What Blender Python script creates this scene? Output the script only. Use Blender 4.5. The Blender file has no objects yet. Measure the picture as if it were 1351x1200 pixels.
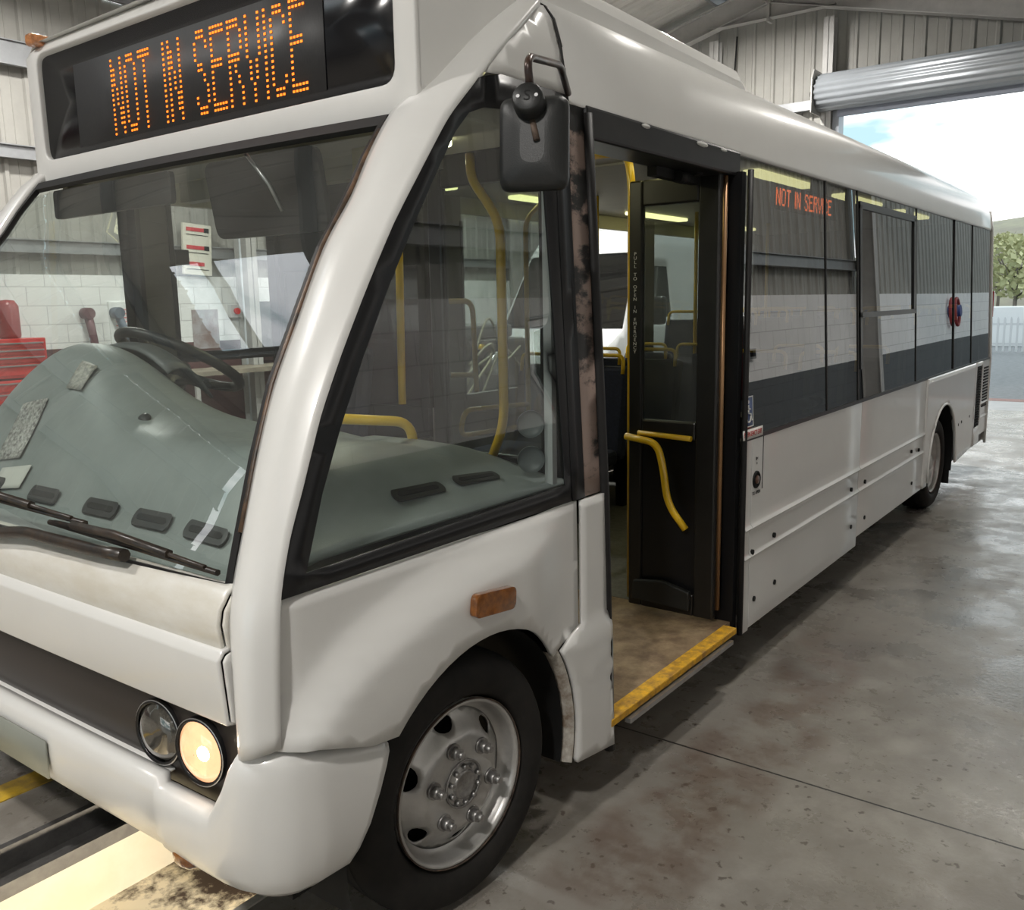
import bpy, bmesh, math, random
from mathutils import Vector, Matrix
from mathutils.geometry import delaunay_2d_cdt
random.seed(7)
sc = bpy.context.scene
C = sc.collection
PI = math.pi

# ------------------------------------------------------------------ materials
def nt(m):
    m.use_nodes = True
    return m.node_tree.nodes, m.node_tree.links
def mat(name, col, rough=.5, metal=0., noise=0., nscale=6., col2=None, spec=.5, bump=0., bscale=40., emit=None, estr=0., coat=0., rnoise=0., stretch=None):
    m = bpy.data.materials.new(name)
    N, L = nt(m)
    b = N['Principled BSDF']
    b.inputs['Base Color'].default_value = (*col, 1)
    b.inputs['Roughness'].default_value = rough
    b.inputs['Metallic'].default_value = metal
    b.inputs['Specular IOR Level'].default_value = spec
    b.inputs['Coat Weight'].default_value = coat
    b.inputs['Coat Roughness'].default_value = .08
    tc = None
    def coords(sc_=None):
        nonlocal tc
        if tc is None:
            tc = N.new('ShaderNodeTexCoord')
        if sc_:
            mp = N.new('ShaderNodeMapping'); mp.inputs['Scale'].default_value = sc_
            L.new(tc.outputs['Object'], mp.inputs[0]); return mp.outputs[0]
        return tc.outputs['Object']
    if noise > 0 or col2:
        n = N.new('ShaderNodeTexNoise'); n.inputs['Scale'].default_value = nscale; n.inputs['Detail'].default_value = 6
        n.inputs['Roughness'].default_value = .65
        L.new(coords(stretch), n.inputs['Vector'])
        r = N.new('ShaderNodeValToRGB'); r.color_ramp.elements[0].position = .35; r.color_ramp.elements[1].position = .68
        c2 = col2 if col2 else tuple(c * (1 - noise) for c in col)
        r.color_ramp.elements[0].color = (*c2, 1); r.color_ramp.elements[1].color = (*col, 1)
        L.new(n.outputs['Fac'], r.inputs[0]); L.new(r.outputs[0], b.inputs['Base Color'])
        if rnoise > 0:
            mr = N.new('ShaderNodeMapRange'); mr.inputs['To Min'].default_value = max(.02, rough - rnoise); mr.inputs['To Max'].default_value = rough + rnoise
            L.new(n.outputs['Fac'], mr.inputs[0]); L.new(mr.outputs[0], b.inputs['Roughness'])
    if bump > 0:
        n2 = N.new('ShaderNodeTexNoise'); n2.inputs['Scale'].default_value = bscale; n2.inputs['Detail'].default_value = 3
        L.new(coords(), n2.inputs['Vector'])
        bp = N.new('ShaderNodeBump'); bp.inputs['Strength'].default_value = bump; bp.inputs['Distance'].default_value = .01
        L.new(n2.outputs['Fac'], bp.inputs['Height']); L.new(bp.outputs[0], b.inputs['Normal'])
    if emit:
        b.inputs['Emission Color'].default_value = (*emit, 1); b.inputs['Emission Strength'].default_value = estr
    return m
def glass(name, tint, ior=1.5, alpha_diff=0., rough=0., dirt=None):
    # thin sheet: tinted see-through plus Fresnel mirror reflection (and a little dust)
    m = bpy.data.materials.new(name); N, L = nt(m)
    N.remove(N['Principled BSDF']); out = N['Material Output']
    t = N.new('ShaderNodeBsdfTransparent'); t.inputs[0].default_value = (*tint, 1)
    g = N.new('ShaderNodeBsdfGlossy'); g.inputs['Roughness'].default_value = rough; g.inputs[0].default_value = (1, 1, 1, 1)
    f = N.new('ShaderNodeFresnel'); ge = N.new('ShaderNodeNewGeometry'); mi = N.new('ShaderNodeMapRange'); mi.inputs['To Min'].default_value = ior; mi.inputs['To Max'].default_value = 1 / ior
    L.new(ge.outputs['Backfacing'], mi.inputs[0]); L.new(mi.outputs[0], f.inputs[0])   # same reflection from either side of the sheet
    mx = N.new('ShaderNodeMixShader')
    L.new(f.outputs[0], mx.inputs[0]); L.new(t.outputs[0], mx.inputs[1]); L.new(g.outputs[0], mx.inputs[2])
    last = mx
    if dirt:
        d = N.new('ShaderNodeBsdfDiffuse'); d.inputs[0].default_value = (*dirt[0], 1)
        tc = N.new('ShaderNodeTexCoord'); n = N.new('ShaderNodeTexNoise'); n.inputs['Scale'].default_value = 3.; n.inputs['Detail'].default_value = 5
        L.new(tc.outputs['Object'], n.inputs['Vector'])
        mr = N.new('ShaderNodeMapRange'); mr.inputs['From Min'].default_value = .3; mr.inputs['From Max'].default_value = .75
        mr.inputs['To Min'].default_value = dirt[1]; mr.inputs['To Max'].default_value = dirt[2]
        L.new(n.outputs['Fac'], mr.inputs[0])
        m2 = N.new('ShaderNodeMixShader'); L.new(mr.outputs[0], m2.inputs[0]); L.new(mx.outputs[0], m2.inputs[1]); L.new(d.outputs[0], m2.inputs[2])
        last = m2
    L.new(last.outputs[0], out.inputs[0])
    return m
def emis(name, col, s):
    return mat(name, (.02, .02, .02), .5, emit=col, estr=s)

white = mat('white_paint', (.69, .685, .665), .33, noise=.04, nscale=3., coat=.5)
white_d = mat('white_paint_grubby', (.72, .71, .67), .33, col2=(.62, .59, .52), nscale=5., coat=.3, stretch=(1, 1, 3))
black = mat('black_trim', (.008, .008, .009), .32, spec=.35)
blackm = mat('black_matt', (.010, .010, .010), .65, noise=.3, nscale=20, spec=.25)
rubber = mat('rubber', (.014, .013, .013), .5, noise=.3, nscale=15, spec=.35)
tyre_m = mat('tyre_rubber', (.011, .0105, .010), .7, col2=(.020, .018, .016), nscale=12, spec=.25)
silver = mat('silver_paint', (.58, .57, .55), .38, .6, noise=.25, nscale=9, rnoise=.1)
silver_n = mat('silver_nut', (.42, .41, .40), .4, .8, noise=.4, nscale=60)
rust = mat('rusty_edge', (.16, .11, .08), .7, .3, col2=(.05, .04, .035), nscale=30)
alu = mat('aluminium', (.55, .55, .56), .35, .9, noise=.2, nscale=14)
galv = mat('galvanised', (.40, .43, .46), .42, .5, noise=.08, nscale=3)
yellow = mat('yellow_paint', (.88, .56, .02), .3, noise=.12, nscale=10, coat=.5)
yellow_e = mat('yellow_edge', (.86, .47, .01), .6, col2=(.35, .18, .03), nscale=26)
dashm = mat('grey_dash', (.26, .29, .285), .42, noise=.15, nscale=7, bump=.12, bscale=300)
dashd = mat('dark_dash', (.10, .11, .11), .5, noise=.15, nscale=7)
plastic = mat('black_plastic', (.012, .013, .013), .42, bump=.1, bscale=400)
cream = mat('cream_lining', (.42, .41, .32), .5, noise=.1, nscale=4)
lining = mat('grey_lining', (.17, .17, .165), .5, noise=.1, nscale=5)
olive = mat('olive_pillar', (.075, .07, .055), .5, noise=.15, nscale=8)
navy = mat('navy_moquette', (.015, .02, .045), .85, noise=.4, nscale=60)
busfloor = mat('bus_floor', (.16, .155, .14), .6, noise=.4, nscale=30)
dirtyfloor = mat('muddy_platform', (.34, .25, .15), .75, col2=(.15, .095, .055), nscale=9, bump=.2)
amber = mat('amber_lens', (.30, .10, .015), .15, coat=1., noise=.5, nscale=50)
amber_l = mat('amber_lens_bright', (.62, .26, .10), .2, coat=1., noise=.5, nscale=60)
plate = mat('blank_plate', (.21, .22, .19), .55)
lens = mat('lamp_lens', (.16, .15, .13), .08, .6, noise=.5, nscale=40, coat=1.)
lampglow = mat('lamp_glow', (.3, .2, .12), .1, .3, noise=.6, nscale=30, emit=(1., .52, .27), estr=1.5, coat=1.)
bulb = emis('bulb_glow', (1., .85, .62), 60.)
led = emis('led_orange', (1., .19, .006), 2.6)
ledboard = mat('led_board', (.035, .035, .037), .5, noise=.35, nscale=60, stretch=(1, 6, 1))
signglass = mat('sign_border', (.008, .008, .010), .18, noise=.3, nscale=6)
primer = None

g_ws = glass('windscreen_glass', (.88, .93, .90), 2.0, dirt=((.55, .58, .56), .02, .07))
g_side = glass('side_glass', (.80, .84, .82), 1.65, dirt=((.5, .5, .5), .01, .05))
g_dark = glass('tinted_glass', (.20, .21, .22), 2.6)
g_door = glass('door_glass', (.62, .66, .64), 1.45, dirt=((.45, .45, .43), .03, .12))
g_off = glass('offside_glass', (.82, .86, .85), 1.35)

# scraped post: black with beige filler patches
post_m = bpy.data.materials.new('scraped_post')
N, L = nt(post_m); b = N['Principled BSDF']; tc = N.new('ShaderNodeTexCoord'); mp = N.new('ShaderNodeMapping'); mp.inputs['Scale'].default_value = (3., 1, 5.2)
mp.inputs['Location'].default_value = (0, 0, 1.3)
n = N.new('ShaderNodeTexNoise'); n.inputs['Scale'].default_value = 1.; n.inputs['Detail'].default_value = 7; n.inputs['Roughness'].default_value = .68
r = N.new('ShaderNodeValToRGB'); r.color_ramp.elements[0].position = .45; r.color_ramp.elements[1].position = .51
r.color_ramp.elements[0].color = (.012, .012, .012, 1); r.color_ramp.elements[1].color = (.27, .20, .17, 1)
L.new(tc.outputs['Object'], mp.inputs[0]); L.new(mp.outputs[0], n.inputs['Vector']); sxp = N.new('ShaderNodeSeparateXYZ'); L.new(tc.outputs['Object'], sxp.inputs[0])
mm_ = N.new('ShaderNodeMath'); mm_.operation = 'MULTIPLY_ADD'; mm_.inputs[1].default_value = -.13; mm_.inputs[2].default_value = .215; L.new(sxp.outputs['Z'], mm_.inputs[0])
ma_ = N.new('ShaderNodeMath'); ma_.operation = 'ADD'; L.new(n.outputs['Fac'], ma_.inputs[0]); L.new(mm_.outputs[0], ma_.inputs[1])
L.new(ma_.outputs[0], r.inputs[0]); L.new(r.outputs[0], b.inputs['Base Color']); b.inputs['Roughness'].default_value = .45

# ------------------------------------------------------------------ mesh helpers
class MB:
    def __init__(s): s.v = []; s.f = []; s.sm = []
    def add(s, v, f, smooth=False):
        o = len(s.v); s.v += [tuple(p) for p in v]; s.f += [tuple(i + o for i in q) for q in f]; s.sm += [smooth] * len(f); return s
    def box(s, a, b_, M=None):
        x0, y0, z0 = a; x1, y1, z1 = b_
        v = [(x0, y0, z0), (x1, y0, z0), (x1, y1, z0), (x0, y1, z0), (x0, y0, z1), (x1, y0, z1), (x1, y1, z1), (x0, y1, z1)]
        if M: v = [M @ Vector(p) for p in v]
        return s.add(v, [(0, 3, 2, 1), (4, 5, 6, 7), (0, 1, 5, 4), (1, 2, 6, 5), (2, 3, 7, 6), (3, 0, 4, 7)])
    def tube(s, pts, r, seg=12, closed=False, cap=True):
        pts = [Vector(p) for p in pts]; n_ = len(pts); v = []; up = None
        rr = r if isinstance(r, (list, tuple)) else [r] * n_
        for i, p in enumerate(pts):
            a = pts[(i - 1) % n_] if (i > 0 or closed) else p; c = pts[(i + 1) % n_] if (i < n_ - 1 or closed) else p
            t = (c - a).normalized()
            if up is None:
                up = Vector((0, 0, 1)) if abs(t.z) < .9 else Vector((1, 0, 0))
            up = (up - t * up.dot(t))
            up = up.normalized() if up.length > 1e-6 else t.orthogonal().normalized()
            w = t.cross(up)
            for k in range(seg):
                an = 2 * PI * k / seg; v.append(p + (up * math.cos(an) + w * math.sin(an)) * rr[i])
        f = []
        for i in range(n_ if closed else n_ - 1):
            j = (i + 1) % n_
            for k in range(seg):
                q = (k + 1) % seg; f.append((i * seg + k, i * seg + q, j * seg + q, j * seg + k))
        s.add(v, f, True)
        if cap and not closed:
            o = len(s.v) - len(v)
            s.f += [tuple(o + k for k in range(seg))[::-1], tuple(o + (n_ - 1) * seg + k for k in range(seg))]; s.sm += [False, False]
        return s
    def lathe(s, prof, M, seg=48, smooth=True):
        # prof: (radius, height); axis = local z of M
        v = []; f = []
        for (r_, h) in prof:
            for k in range(seg):
                an = 2 * PI * k / seg; v.append(M @ Vector((r_ * math.cos(an), r_ * math.sin(an), h)))
        for i in range(len(prof) - 1):
            for k in range(seg):
                q = (k + 1) % seg; f.append((i * seg + k, i * seg + q, (i + 1) * seg + q, (i + 1) * seg + k))
        s.add(v, f, smooth)
        return s
    def cyl(s, a, b_, r_, seg=20, r2=None):
        a = Vector(a); b_ = Vector(b_); M = frame(a, b_ - a); L_ = (b_ - a).length
        r2 = r_ if r2 is None else r2
        s.lathe([(r_, 0), (r2, L_)], M, seg)
        o = len(s.v) - 2 * seg
        s.f += [tuple(o + k for k in range(seg))[::-1], tuple(o + seg + k for k in range(seg))]; s.sm += [False, False]
        return s
    def grid(s, fn, us, vs, smooth=True):
        v = [fn(u, w) for u in us for w in vs]; m_ = len(vs)
        f = [(i * m_ + j, (i + 1) * m_ + j, (i + 1) * m_ + j + 1, i * m_ + j + 1) for i in range(len(us) - 1) for j in range(m_ - 1)]
        return s.add(v, f, smooth)
    def prism(s, poly, fn, d0, d1):
        # poly in 2D, fn(u,v,d) -> 3D
        n_ = len(poly)
        v = [fn(u, w, d0) for u, w in poly] + [fn(u, w, d1) for u, w in poly]
        f = [tuple(range(n_))[::-1], tuple(range(n_, 2 * n_))] + [(i, (i + 1) % n_, (i + 1) % n_ + n_, i + n_) for i in range(n_)]
        return s.add(v, f)
def frame(o, z, x=None):
    z = Vector(z).normalized()
    x = Vector(x) if x is not None else (Vector((0, 0, 1)) if abs(z.z) < .9 else Vector((1, 0, 0)))
    x = (x - z * x.dot(z)).normalized(); y = z.cross(x)
    M = Matrix((x, y, z)).transposed().to_4x4(); M.translation = Vector(o); return M
def arc(a, b_, n_): return [a + (b_ - a) * i / (n_ - 1) for i in range(n_)]
def bez(pts, n_=8):
    # Catmull-Rom through the points
    P = [Vector(p) for p in pts]; P = [2 * P[0] - P[1]] + P + [2 * P[-1] - P[-2]]; out = []
    for i in range(1, len(P) - 2):
        for k in range(n_):
            t = k / n_; a, b_, c, d = P[i - 1], P[i], P[i + 1], P[i + 2]
            out.append(.5 * ((2 * b_) + (c - a) * t + (2 * a - 5 * b_ + 4 * c - d) * t * t + (3 * b_ - a - 3 * c + d) * t ** 3))
    out.append(P[-2]); return out
def fillet(pts, r_=.08, n_=6):
    # polyline with rounded corners
    P = [Vector(p) for p in pts]; out = [P[0]]
    for i in range(1, len(P) - 1):
        a = (P[i - 1] - P[i]); b_ = (P[i + 1] - P[i]); k = min(r_, a.length * .48, b_.length * .48)
        p0 = P[i] + a.normalized() * k; p1 = P[i] + b_.normalized() * k
        for j in range(n_ + 1):
            t = j / n_; out.append(p0 * (1 - t) ** 2 + P[i] * 2 * t * (1 - t) + p1 * t * t)
    out.append(P[-1]); return out
def round_poly(pts, r_=.03, n_=5):
    P = [Vector((p[0], p[1])) for p in pts]; out = []
    for i in range(len(P)):
        a = P[i - 1] - P[i]; b_ = P[(i + 1) % len(P)] - P[i]; k = min(r_, a.length * .48, b_.length * .48)
        p0 = P[i] + a.normalized() * k; p1 = P[i] + b_.normalized() * k
        for j in range(n_ + 1):
            t = j / n_; q = p0 * (1 - t) ** 2 + P[i] * 2 * t * (1 - t) + p1 * t * t; out.append((q.x, q.y))
    return out
def rect(x0, y0, x1, y1): return [(x0, y0), (x1, y0), (x1, y1), (x0, y1)]
def inside(p, poly):
    x, y = p; c = False; n_ = len(poly); j = n_ - 1
    for i in range(n_):
        xi, yi = poly[i]; xj, yj = poly[j]
        if (yi > y) != (yj > y) and x < (xj - xi) * (y - yi) / (yj - yi) + xi: c = not c
        j = i
    return c
def subdiv(poly, step):
    out = []
    for i in range(len(poly)):
        a = poly[i]; b_ = poly[(i + 1) % len(poly)]; d = math.hypot(b_[0] - a[0], b_[1] - a[1]); k = max(1, int(math.ceil(d / step)))
        for j in range(k): out.append((a[0] + (b_[0] - a[0]) * j / k, a[1] + (b_[1] - a[1]) * j / k))
    return out
def sheet(poly, fn, holes=(), step=.06):
    """tessellated curved sheet: 2D outline (with holes) mapped through fn(u,v)"""
    loops = [subdiv(poly, step)] + [subdiv(h, step) for h in holes]
    pts = []; edges = []
    for lp in loops:
        o = len(pts); pts += lp; edges += [(o + i, o + (i + 1) % len(lp)) for i in range(len(lp))]
    x0 = min(p[0] for p in poly); x1 = max(p[0] for p in poly); y0 = min(p[1] for p in poly); y1 = max(p[1] for p in poly)
    nx = int((x1 - x0) / step) + 1; ny = int((y1 - y0) / step) + 1
    def near(p):
        return any(abs(p[0] - q[0]) < step * .45 and abs(p[1] - q[1]) < step * .45 for q in allb)
    allb = pts[:]
    for i in range(1, nx):
        for j in range(1, ny):
            p = (x0 + i * (x1 - x0) / nx, y0 + j * (y1 - y0) / ny)
            if inside(p, poly) and not any(inside(p, h) for h in holes) and not near(p): pts.append(p)
    vo, eo, fo, *_ = delaunay_2d_cdt([Vector(p) for p in pts], edges, [], 0, 1e-5)
    fs = []
    for f in fo:
        c = (sum(vo[i].x for i in f) / len(f), sum(vo[i].y for i in f) / len(f))
        if inside(c, poly) and not any(inside(c, h) for h in holes): fs.append(tuple(f))
    return [fn(v.x, v.y) for v in vo], fs
def link(name, me, m, parent=None):
    o = bpy.data.objects.new(name, me); C.objects.link(o)
    if m: me.materials.append(m)
    if parent: o.parent = parent
    return o
def build(mb, name, m, parent=None, bevel=0., solid=0., recalc=True, soff=0., bseg=2):
    me = bpy.data.meshes.new(name); me.from_pydata(mb.v, [], mb.f)
    for p, s_ in zip(me.polygons, mb.sm): p.use_smooth = s_
    if recalc:
        bm = bmesh.new(); bm.from_mesh(me); bmesh.ops.recalc_face_normals(bm, faces=bm.faces); bm.to_mesh(me); bm.free()
    o = link(name, me, m, parent)
    if solid:
        md = o.modifiers.new('s', 'SOLIDIFY'); md.thickness = solid; md.offset = soff
    if bevel:
        md = o.modifiers.new('b', 'BEVEL'); md.width = bevel; md.segments = bseg; md.limit_method = 'ANGLE'; md.angle_limit = .6
    if parent is not None:
        o.matrix_parent_inverse = parent.matrix_world.inverted() if False else Matrix.Identity(4)
    return o
def tag(o, label=None, cat=None, group=None, kind=None):
    if label: o['label'] = label
    if cat: o['category'] = cat
    if group: o['group'] = group
    if kind: o['kind'] = kind
    return o
def empty(name, loc=(0, 0, 0), rz=0.):
    o = bpy.data.objects.new(name, None); o.empty_display_size = .2; C.objects.link(o); o.location = loc; o.rotation_euler = (0, 0, rz); return o
def copy_tree(o, parent=None):
    c = o.copy(); C.objects.link(c)
    if parent: c.parent = parent
    for ch in list(o.children): copy_tree(ch, c)
    return c
def sheet_obj(name, poly, fn, m, parent=None, holes=(), step=.06, thick=.012, off=0., bevel=0.):
    v, f = sheet(poly, fn, holes, step); mb = MB().add(v, f, True)
    o = build(mb, name, m, parent, solid=thick, soff=off, bevel=bevel)
    return o
def text_obj(name, txt, size, M, m, parent=None, ext=.0006, align='CENTER', sx=1., spacing=1., stack=False, line=1.):
    cu = bpy.data.curves.new(name, 'FONT'); cu.body = '\n'.join(txt) if stack else txt
    cu.size = size; cu.extrude = ext; cu.align_x = align; cu.align_y = 'CENTER'; cu.space_character = spacing; cu.space_line = line; cu.resolution_u = 3
    t = bpy.data.objects.new(name + '_t', cu); C.objects.link(t)
    dg = bpy.context.evaluated_depsgraph_get(); me = bpy.data.meshes.new_from_object(t.evaluated_get(dg))
    bpy.data.objects.remove(t)
    me.name = name; S = Matrix.Diagonal((sx, 1, 1, 1)); me.transform(M @ S)
    me.materials.clear()
    return link(name, me, m, parent)
def smooth01(t): t = max(0., min(1., t)); return t * t * (3 - 2 * t)
def lerp(a, b_, t): return a + (b_ - a) * t
def interp(tab, x):
    if x <= tab[0][0]: return tab[0][1]
    for (a, fa), (b_, fb) in zip(tab, tab[1:]):
        if x <= b_: return fa + (fb - fa) * (x - a) / (b_ - a)
    return tab[-1][1]

# ------------------------------------------------------------------ camera
cd = bpy.data.cameras.new('camera'); cam = bpy.data.objects.new('camera', cd); C.objects.link(cam); sc.camera = cam
cd.sensor_fit = 'HORIZONTAL'; cd.sensor_width = 36; cd.lens = 1175.396 / 1351 * 36; cd.clip_start = .05; cd.clip_end = 400
R = ((.59916596, -.14535384, .78731976), (-.80039751, -.08531516, .59336763), (-.01907796, -.98569447, -.16745879))
M = Matrix.Identity(4)
for i in range(3):
    M[i][0] = R[i][0]; M[i][1] = -R[i][1]; M[i][2] = -R[i][2]
M.translation = Vector((-1.75, -1.5, 1.72)); cam.matrix_world = M

# ================================================================== THE BUS
W = 2.41
bus = empty('bus', (0, 0, 0))
tag(bus, 'white single-deck bus with a NOT IN SERVICE sign and open front door', 'bus')
def ys(z):        # side inset (slight lean-in above the waist)
    return interp([(0, .0), (1.1, 0), (2.33, .06), (2.46, .075), (2.56, .105), (2.62, .15), (2.665, .26), (2.69, .45), (2.71, .8), (2.72, 1.205)], z)
def near(x, z, d=0.): return (x, ys(z) + d, z)
def off(x, z, d=0.): return (x, W - ys(z) - d, z)
WS = [(1.00, -.625, .125), (1.12, -.60, .13), (1.24, -.55, .145), (1.39, -.49, .16), (1.54, -.42, .175), (1.69, -.335, .18), (1.86, -.225, .2), (1.99, -.11, .22), (2.12, -.02, .23), (2.21, .06, .235)]
def wsx(z): return interp([(a, b_) for a, b_, c in WS], z)
def wsy(z): return interp([(a, c) for a, b_, c in WS], z)

# --- A pillars (near and off side): blend between windscreen edge I and side-window edge O
I_ = [(-.655, .085, .745), (-.65, .09, .9), (-.635, .11, 1.04), (-.605, .13, 1.12), (-.555, .145, 1.24), (-.495, .16, 1.39), (-.425, .175, 1.54), (-.34, .18, 1.69), (-.23, .2, 1.86), (-.115, .22, 1.99), (-.025, .23, 2.12), (.055, .232, 2.22), (.115, .222, 2.27), (.19, .205, 2.33), (.32, .19, 2.44), (.46, .18, 2.545), (.60, .175, 2.635)]
O_ = [(-.62, -.004, .78), (-.612, -.004, .92), (-.60, -.003, 1.04), (-.585, 0, 1.125), (-.55, .005, 1.23), (-.50, .010, 1.34), (-.435, .018, 1.48), (-.36, .025, 1.61), (-.27, .032, 1.75), (-.155, .04, 1.915), (-.03, .046, 2.07), (.06, .05, 2.18), (.13, .052, 2.25), (.20, .056, 2.31), (.32, .066, 2.415), (.43, .078, 2.50), (.55, .098, 2.59)]
Ic = bez(I_, 4); Oc = bez(O_, 4)
def pillar(mir):
    mb = MB(); n_ = len(Ic); T = 9
    def fn(i, k):
        a, b_ = Ic[i], Oc[i]; t = k / (T - 1)
        p = a.lerp(b_, t)
        q_ = i / (n_ - 1); out = Vector((-.92, -.38, .1)); bul = lerp(.030, .008, smooth01((q_ - .55) / .45)) * math.sin(PI * t ** .8)
        p = p + out * bul
        return (p.x, W - p.y if mir else p.y, p.z)
    mb.grid(fn, range(n_), range(T))
    return build(mb, 'windscreen_pillar', white, bus, solid=.02, soff=0)
pillar(False); pillar(True)

# --- windscreen glass and its seal
def wsp(u, z, d=0.):   # u 0..1 across, d outward
    y0 = wsy(z) + .012; y = lerp(y0, W - y0, u)
    bow = .03 * (1 - (2 * u - 1) ** 2)
    return (wsx(z) - bow - .0 - d * .84, y, z + d * .54)
zs = [1.10, 1.16, 1.22, 1.3, 1.38, 1.46, 1.54, 1.62, 1.7, 1.78, 1.86, 1.94, 2.02, 2.1, 2.17]
mb = MB().grid(lambda u, z: wsp(u, z), arc(0, 1, 25), zs); build(mb, 'windscreen', g_ws, bus)
def seal_pts(zb, zt, ins, d=.004):
    P = []
    for u in arc(ins, 1 - ins, 21): P.append(wsp(u, zb, d))
    for z in zs[1:-1]: P.append(wsp(1 - ins, z, d))
    for u in arc(1 - ins, ins, 21): P.append(wsp(u, zt, d))
    for z in zs[1:-1][::-1]: P.append(wsp(ins, z, d))
    return P
a = seal_pts(1.085, 2.215, 0.0); c = seal_pts(1.115, 2.186, .010)
mb = MB(); n_ = len(a); mb.add(a + c, [(i, (i + 1) % n_, (i + 1) % n_ + n_, i + n_) for i in range(n_)], False)
build(mb, 'windscreen_seal', rubber, bus, solid=.018)
tag(build(MB().tube([wsp(0, z, .012) for z in zs[2:]], .007, 8), 'seal_strip', mat('worn_rubber', (.16, .09, .05), .4, col2=(.03, .025, .02), nscale=20), bus), 'worn brownish edge of the seal')

# --- destination sign dome
def rr(y0, z0, y1, z1, r_): return round_poly(rect(y0, z0, y1, z1), r_, 5)
dome = MB()
def dome_prof(x, t):
    # section in the y-z plane; t in 0..1
    top = interp([(.1, 2.755), (.6, 2.765), (2.3, 2.735)], x)
    zb = interp([(.13, 2.235), (.3, 2.25), (.6, 2.42)], x); y0 = .17; pts = [(y0 + .02, zb), (y0, zb + .06), (y0, top - .07), (y0 + .02, top - .02), (y0 + .07, top), (.6, top + .005), (1.205, top + .01)]
    pts = pts + [(W - p[0], p[1]) for p in pts[::-1][1:]]
    return pts
xs_ = [.1, .13, .3, .6, 1.0, 1.5, 2.2, 2.26]
v = []
for x in xs_:
    for (y, z) in dome_prof(x, 0):
        sh = .0
        yy = y
        v.append((x, yy, z - (.03 if x > 2.25 else 0)))
m_ = 13
f = [(i * m_ + j, i * m_ + j + 1, (i + 1) * m_ + j + 1, (i + 1) * m_ + j) for i in range(len(xs_) - 1) for j in range(m_ - 1)]
dome.add(v, f, False)
dome.add([v[-m_ + j] for j in range(m_)], [tuple(range(m_))], False)
build(dome, 'sign_dome', white, bus, bevel=.012)
face_out = round_poly([(.172, 2.215), (.172, 2.755), (W - .172, 2.755), (W - .172, 2.215)], .06)
face_in = rr(.252, 2.31, W - .252, 2.70, .05)
sheet_obj('sign_surround', face_out, lambda y, z: (.1 + (.04 * max(0, z - 2.70) / .05 if z > 2.7 else 0), y, z), white, bus, holes=[face_in], step=.05, thick=.03, bevel=.006)
sheet_obj('sign_panel', rr(.245, 2.303, W - .245, 2.707, .05), lambda y, z: (.108, y, z), signglass, bus, step=.3, thick=.004)
sheet_obj('display_board', rect(.54, 2.335, 1.92, 2.63), lambda y, z: (.104, y, z), ledboard, bus, step=.3, thick=.002)
GL = {'N': ["10001", "11001", "11001", "10101", "10101", "10011", "10011", "10001"], 'O': ["01110", "10001", "10001", "10001", "10001", "10001", "10001", "01110"],
      'T': ["11111", "00100", "00100", "00100", "00100", "00100", "00100", "00100"], 'I': ["1"] * 8, 'S': ["01110", "10001", "10000", "01100", "00010", "00001", "10001", "01110"],
      'E': ["11111", "10000", "10000", "11110", "10000", "10000", "10000", "11111"], 'R': ["11110", "10001", "10001", "11110", "10100", "10010", "10001", "10001"],
      'V': ["10001", "10001", "10001", "10001", "01010", "01010", "00100", "00100"], 'C': ["01110", "10001", "10000", "10000", "10000", "10000", "10001", "01110"], ' ': ["000"] * 8}
def led_text(txt, width, height, P, hw, hh, name, m):
    # one mesh per letter; P(u, v) maps the board (u right, v down) to a point, dots stand proud of it
    cols = sum(len(GL[c_][0]) + 1 for c_ in txt) - 1; pit = width / (cols - 1); pv = height / 15; cx = 0
    for ch in txt:
        g = GL[ch]; mb = MB()
        for r_ in range(16):
            for k, bit in enumerate(g[r_ // 2]):
                if bit == '1':
                    u = (cx + k) * pit; v_ = r_ * pv
                    mb.add([P(u - hw, v_ + hh), P(u + hw, v_ + hh), P(u + hw, v_ - hh), P(u - hw, v_ - hh)], [(0, 1, 2, 3)])
        if mb.v: build(mb, name, m, bus, solid=.0012)
        cx += len(g[0]) + 1
led_text('NOT IN SERVICE', 1.04, .25, lambda u, v_: (.1015, 1.66 - u, 2.602 - v_), .0046, .0034, 'sign_letter', led)
build(MB().box((2.36, .080, 2.13), (3.34, .083, 2.25)), 'side_display', blackm, bus, bevel=.004)
led_text('NOT IN SERVICE', .80, .075, lambda u, v_: (2.43 + u, .0785, 2.228 - v_), .0042, .0017, 'side_display_letter', emis('led_side', (1., .16, .02), 5.))
mb = MB().box((.07, 2.15, 2.74), (.15, 2.205, 2.785)); build(mb, 'marker_lamp', amber_l, bus, bevel=.012)
# rain gutter lip above the windscreen
mb = MB().tube([(.075, y, 2.222) for y in arc(.2, W - .2, 12)], .008, 8); build(mb, 'gutter_strip', alu, bus)

# --- cove panel / roof
sheet_obj('cant_panel', [(.208, 2.322), (.218, 2.335), (.62, 2.335), (.62, 2.60), (.555, 2.592), (.43, 2.502), (.32, 2.418)], lambda x, z: near(x, z, .004), white, bus, step=.05)
rf = MB(); prof = [(ys(z), z) for z in (2.315, 2.33, 2.40, 2.46, 2.51, 2.56, 2.59, 2.62, 2.645, 2.665, 2.69, 2.71, 2.72)]; prof = prof + [(W - a_, z) for a_, z in prof[::-1][1:]]
def roofv(x):
    e = max(0., (x - 7.85) / .37); sh = 1 - .10 * e * e
    return [(x, 1.205 + (y - 1.205) * (1 - .06 * e * e), z - .12 * e * e * ((z - 2.3) / .4)) for y, z in prof]
xr_ = [.625, 1.5, 2.5, 3.5, 4.5, 5.5, 6.5, 7.4, 7.85, 7.98, 8.1, 8.19, 8.24]
v = []
for x in xr_: v += roofv(x)
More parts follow.
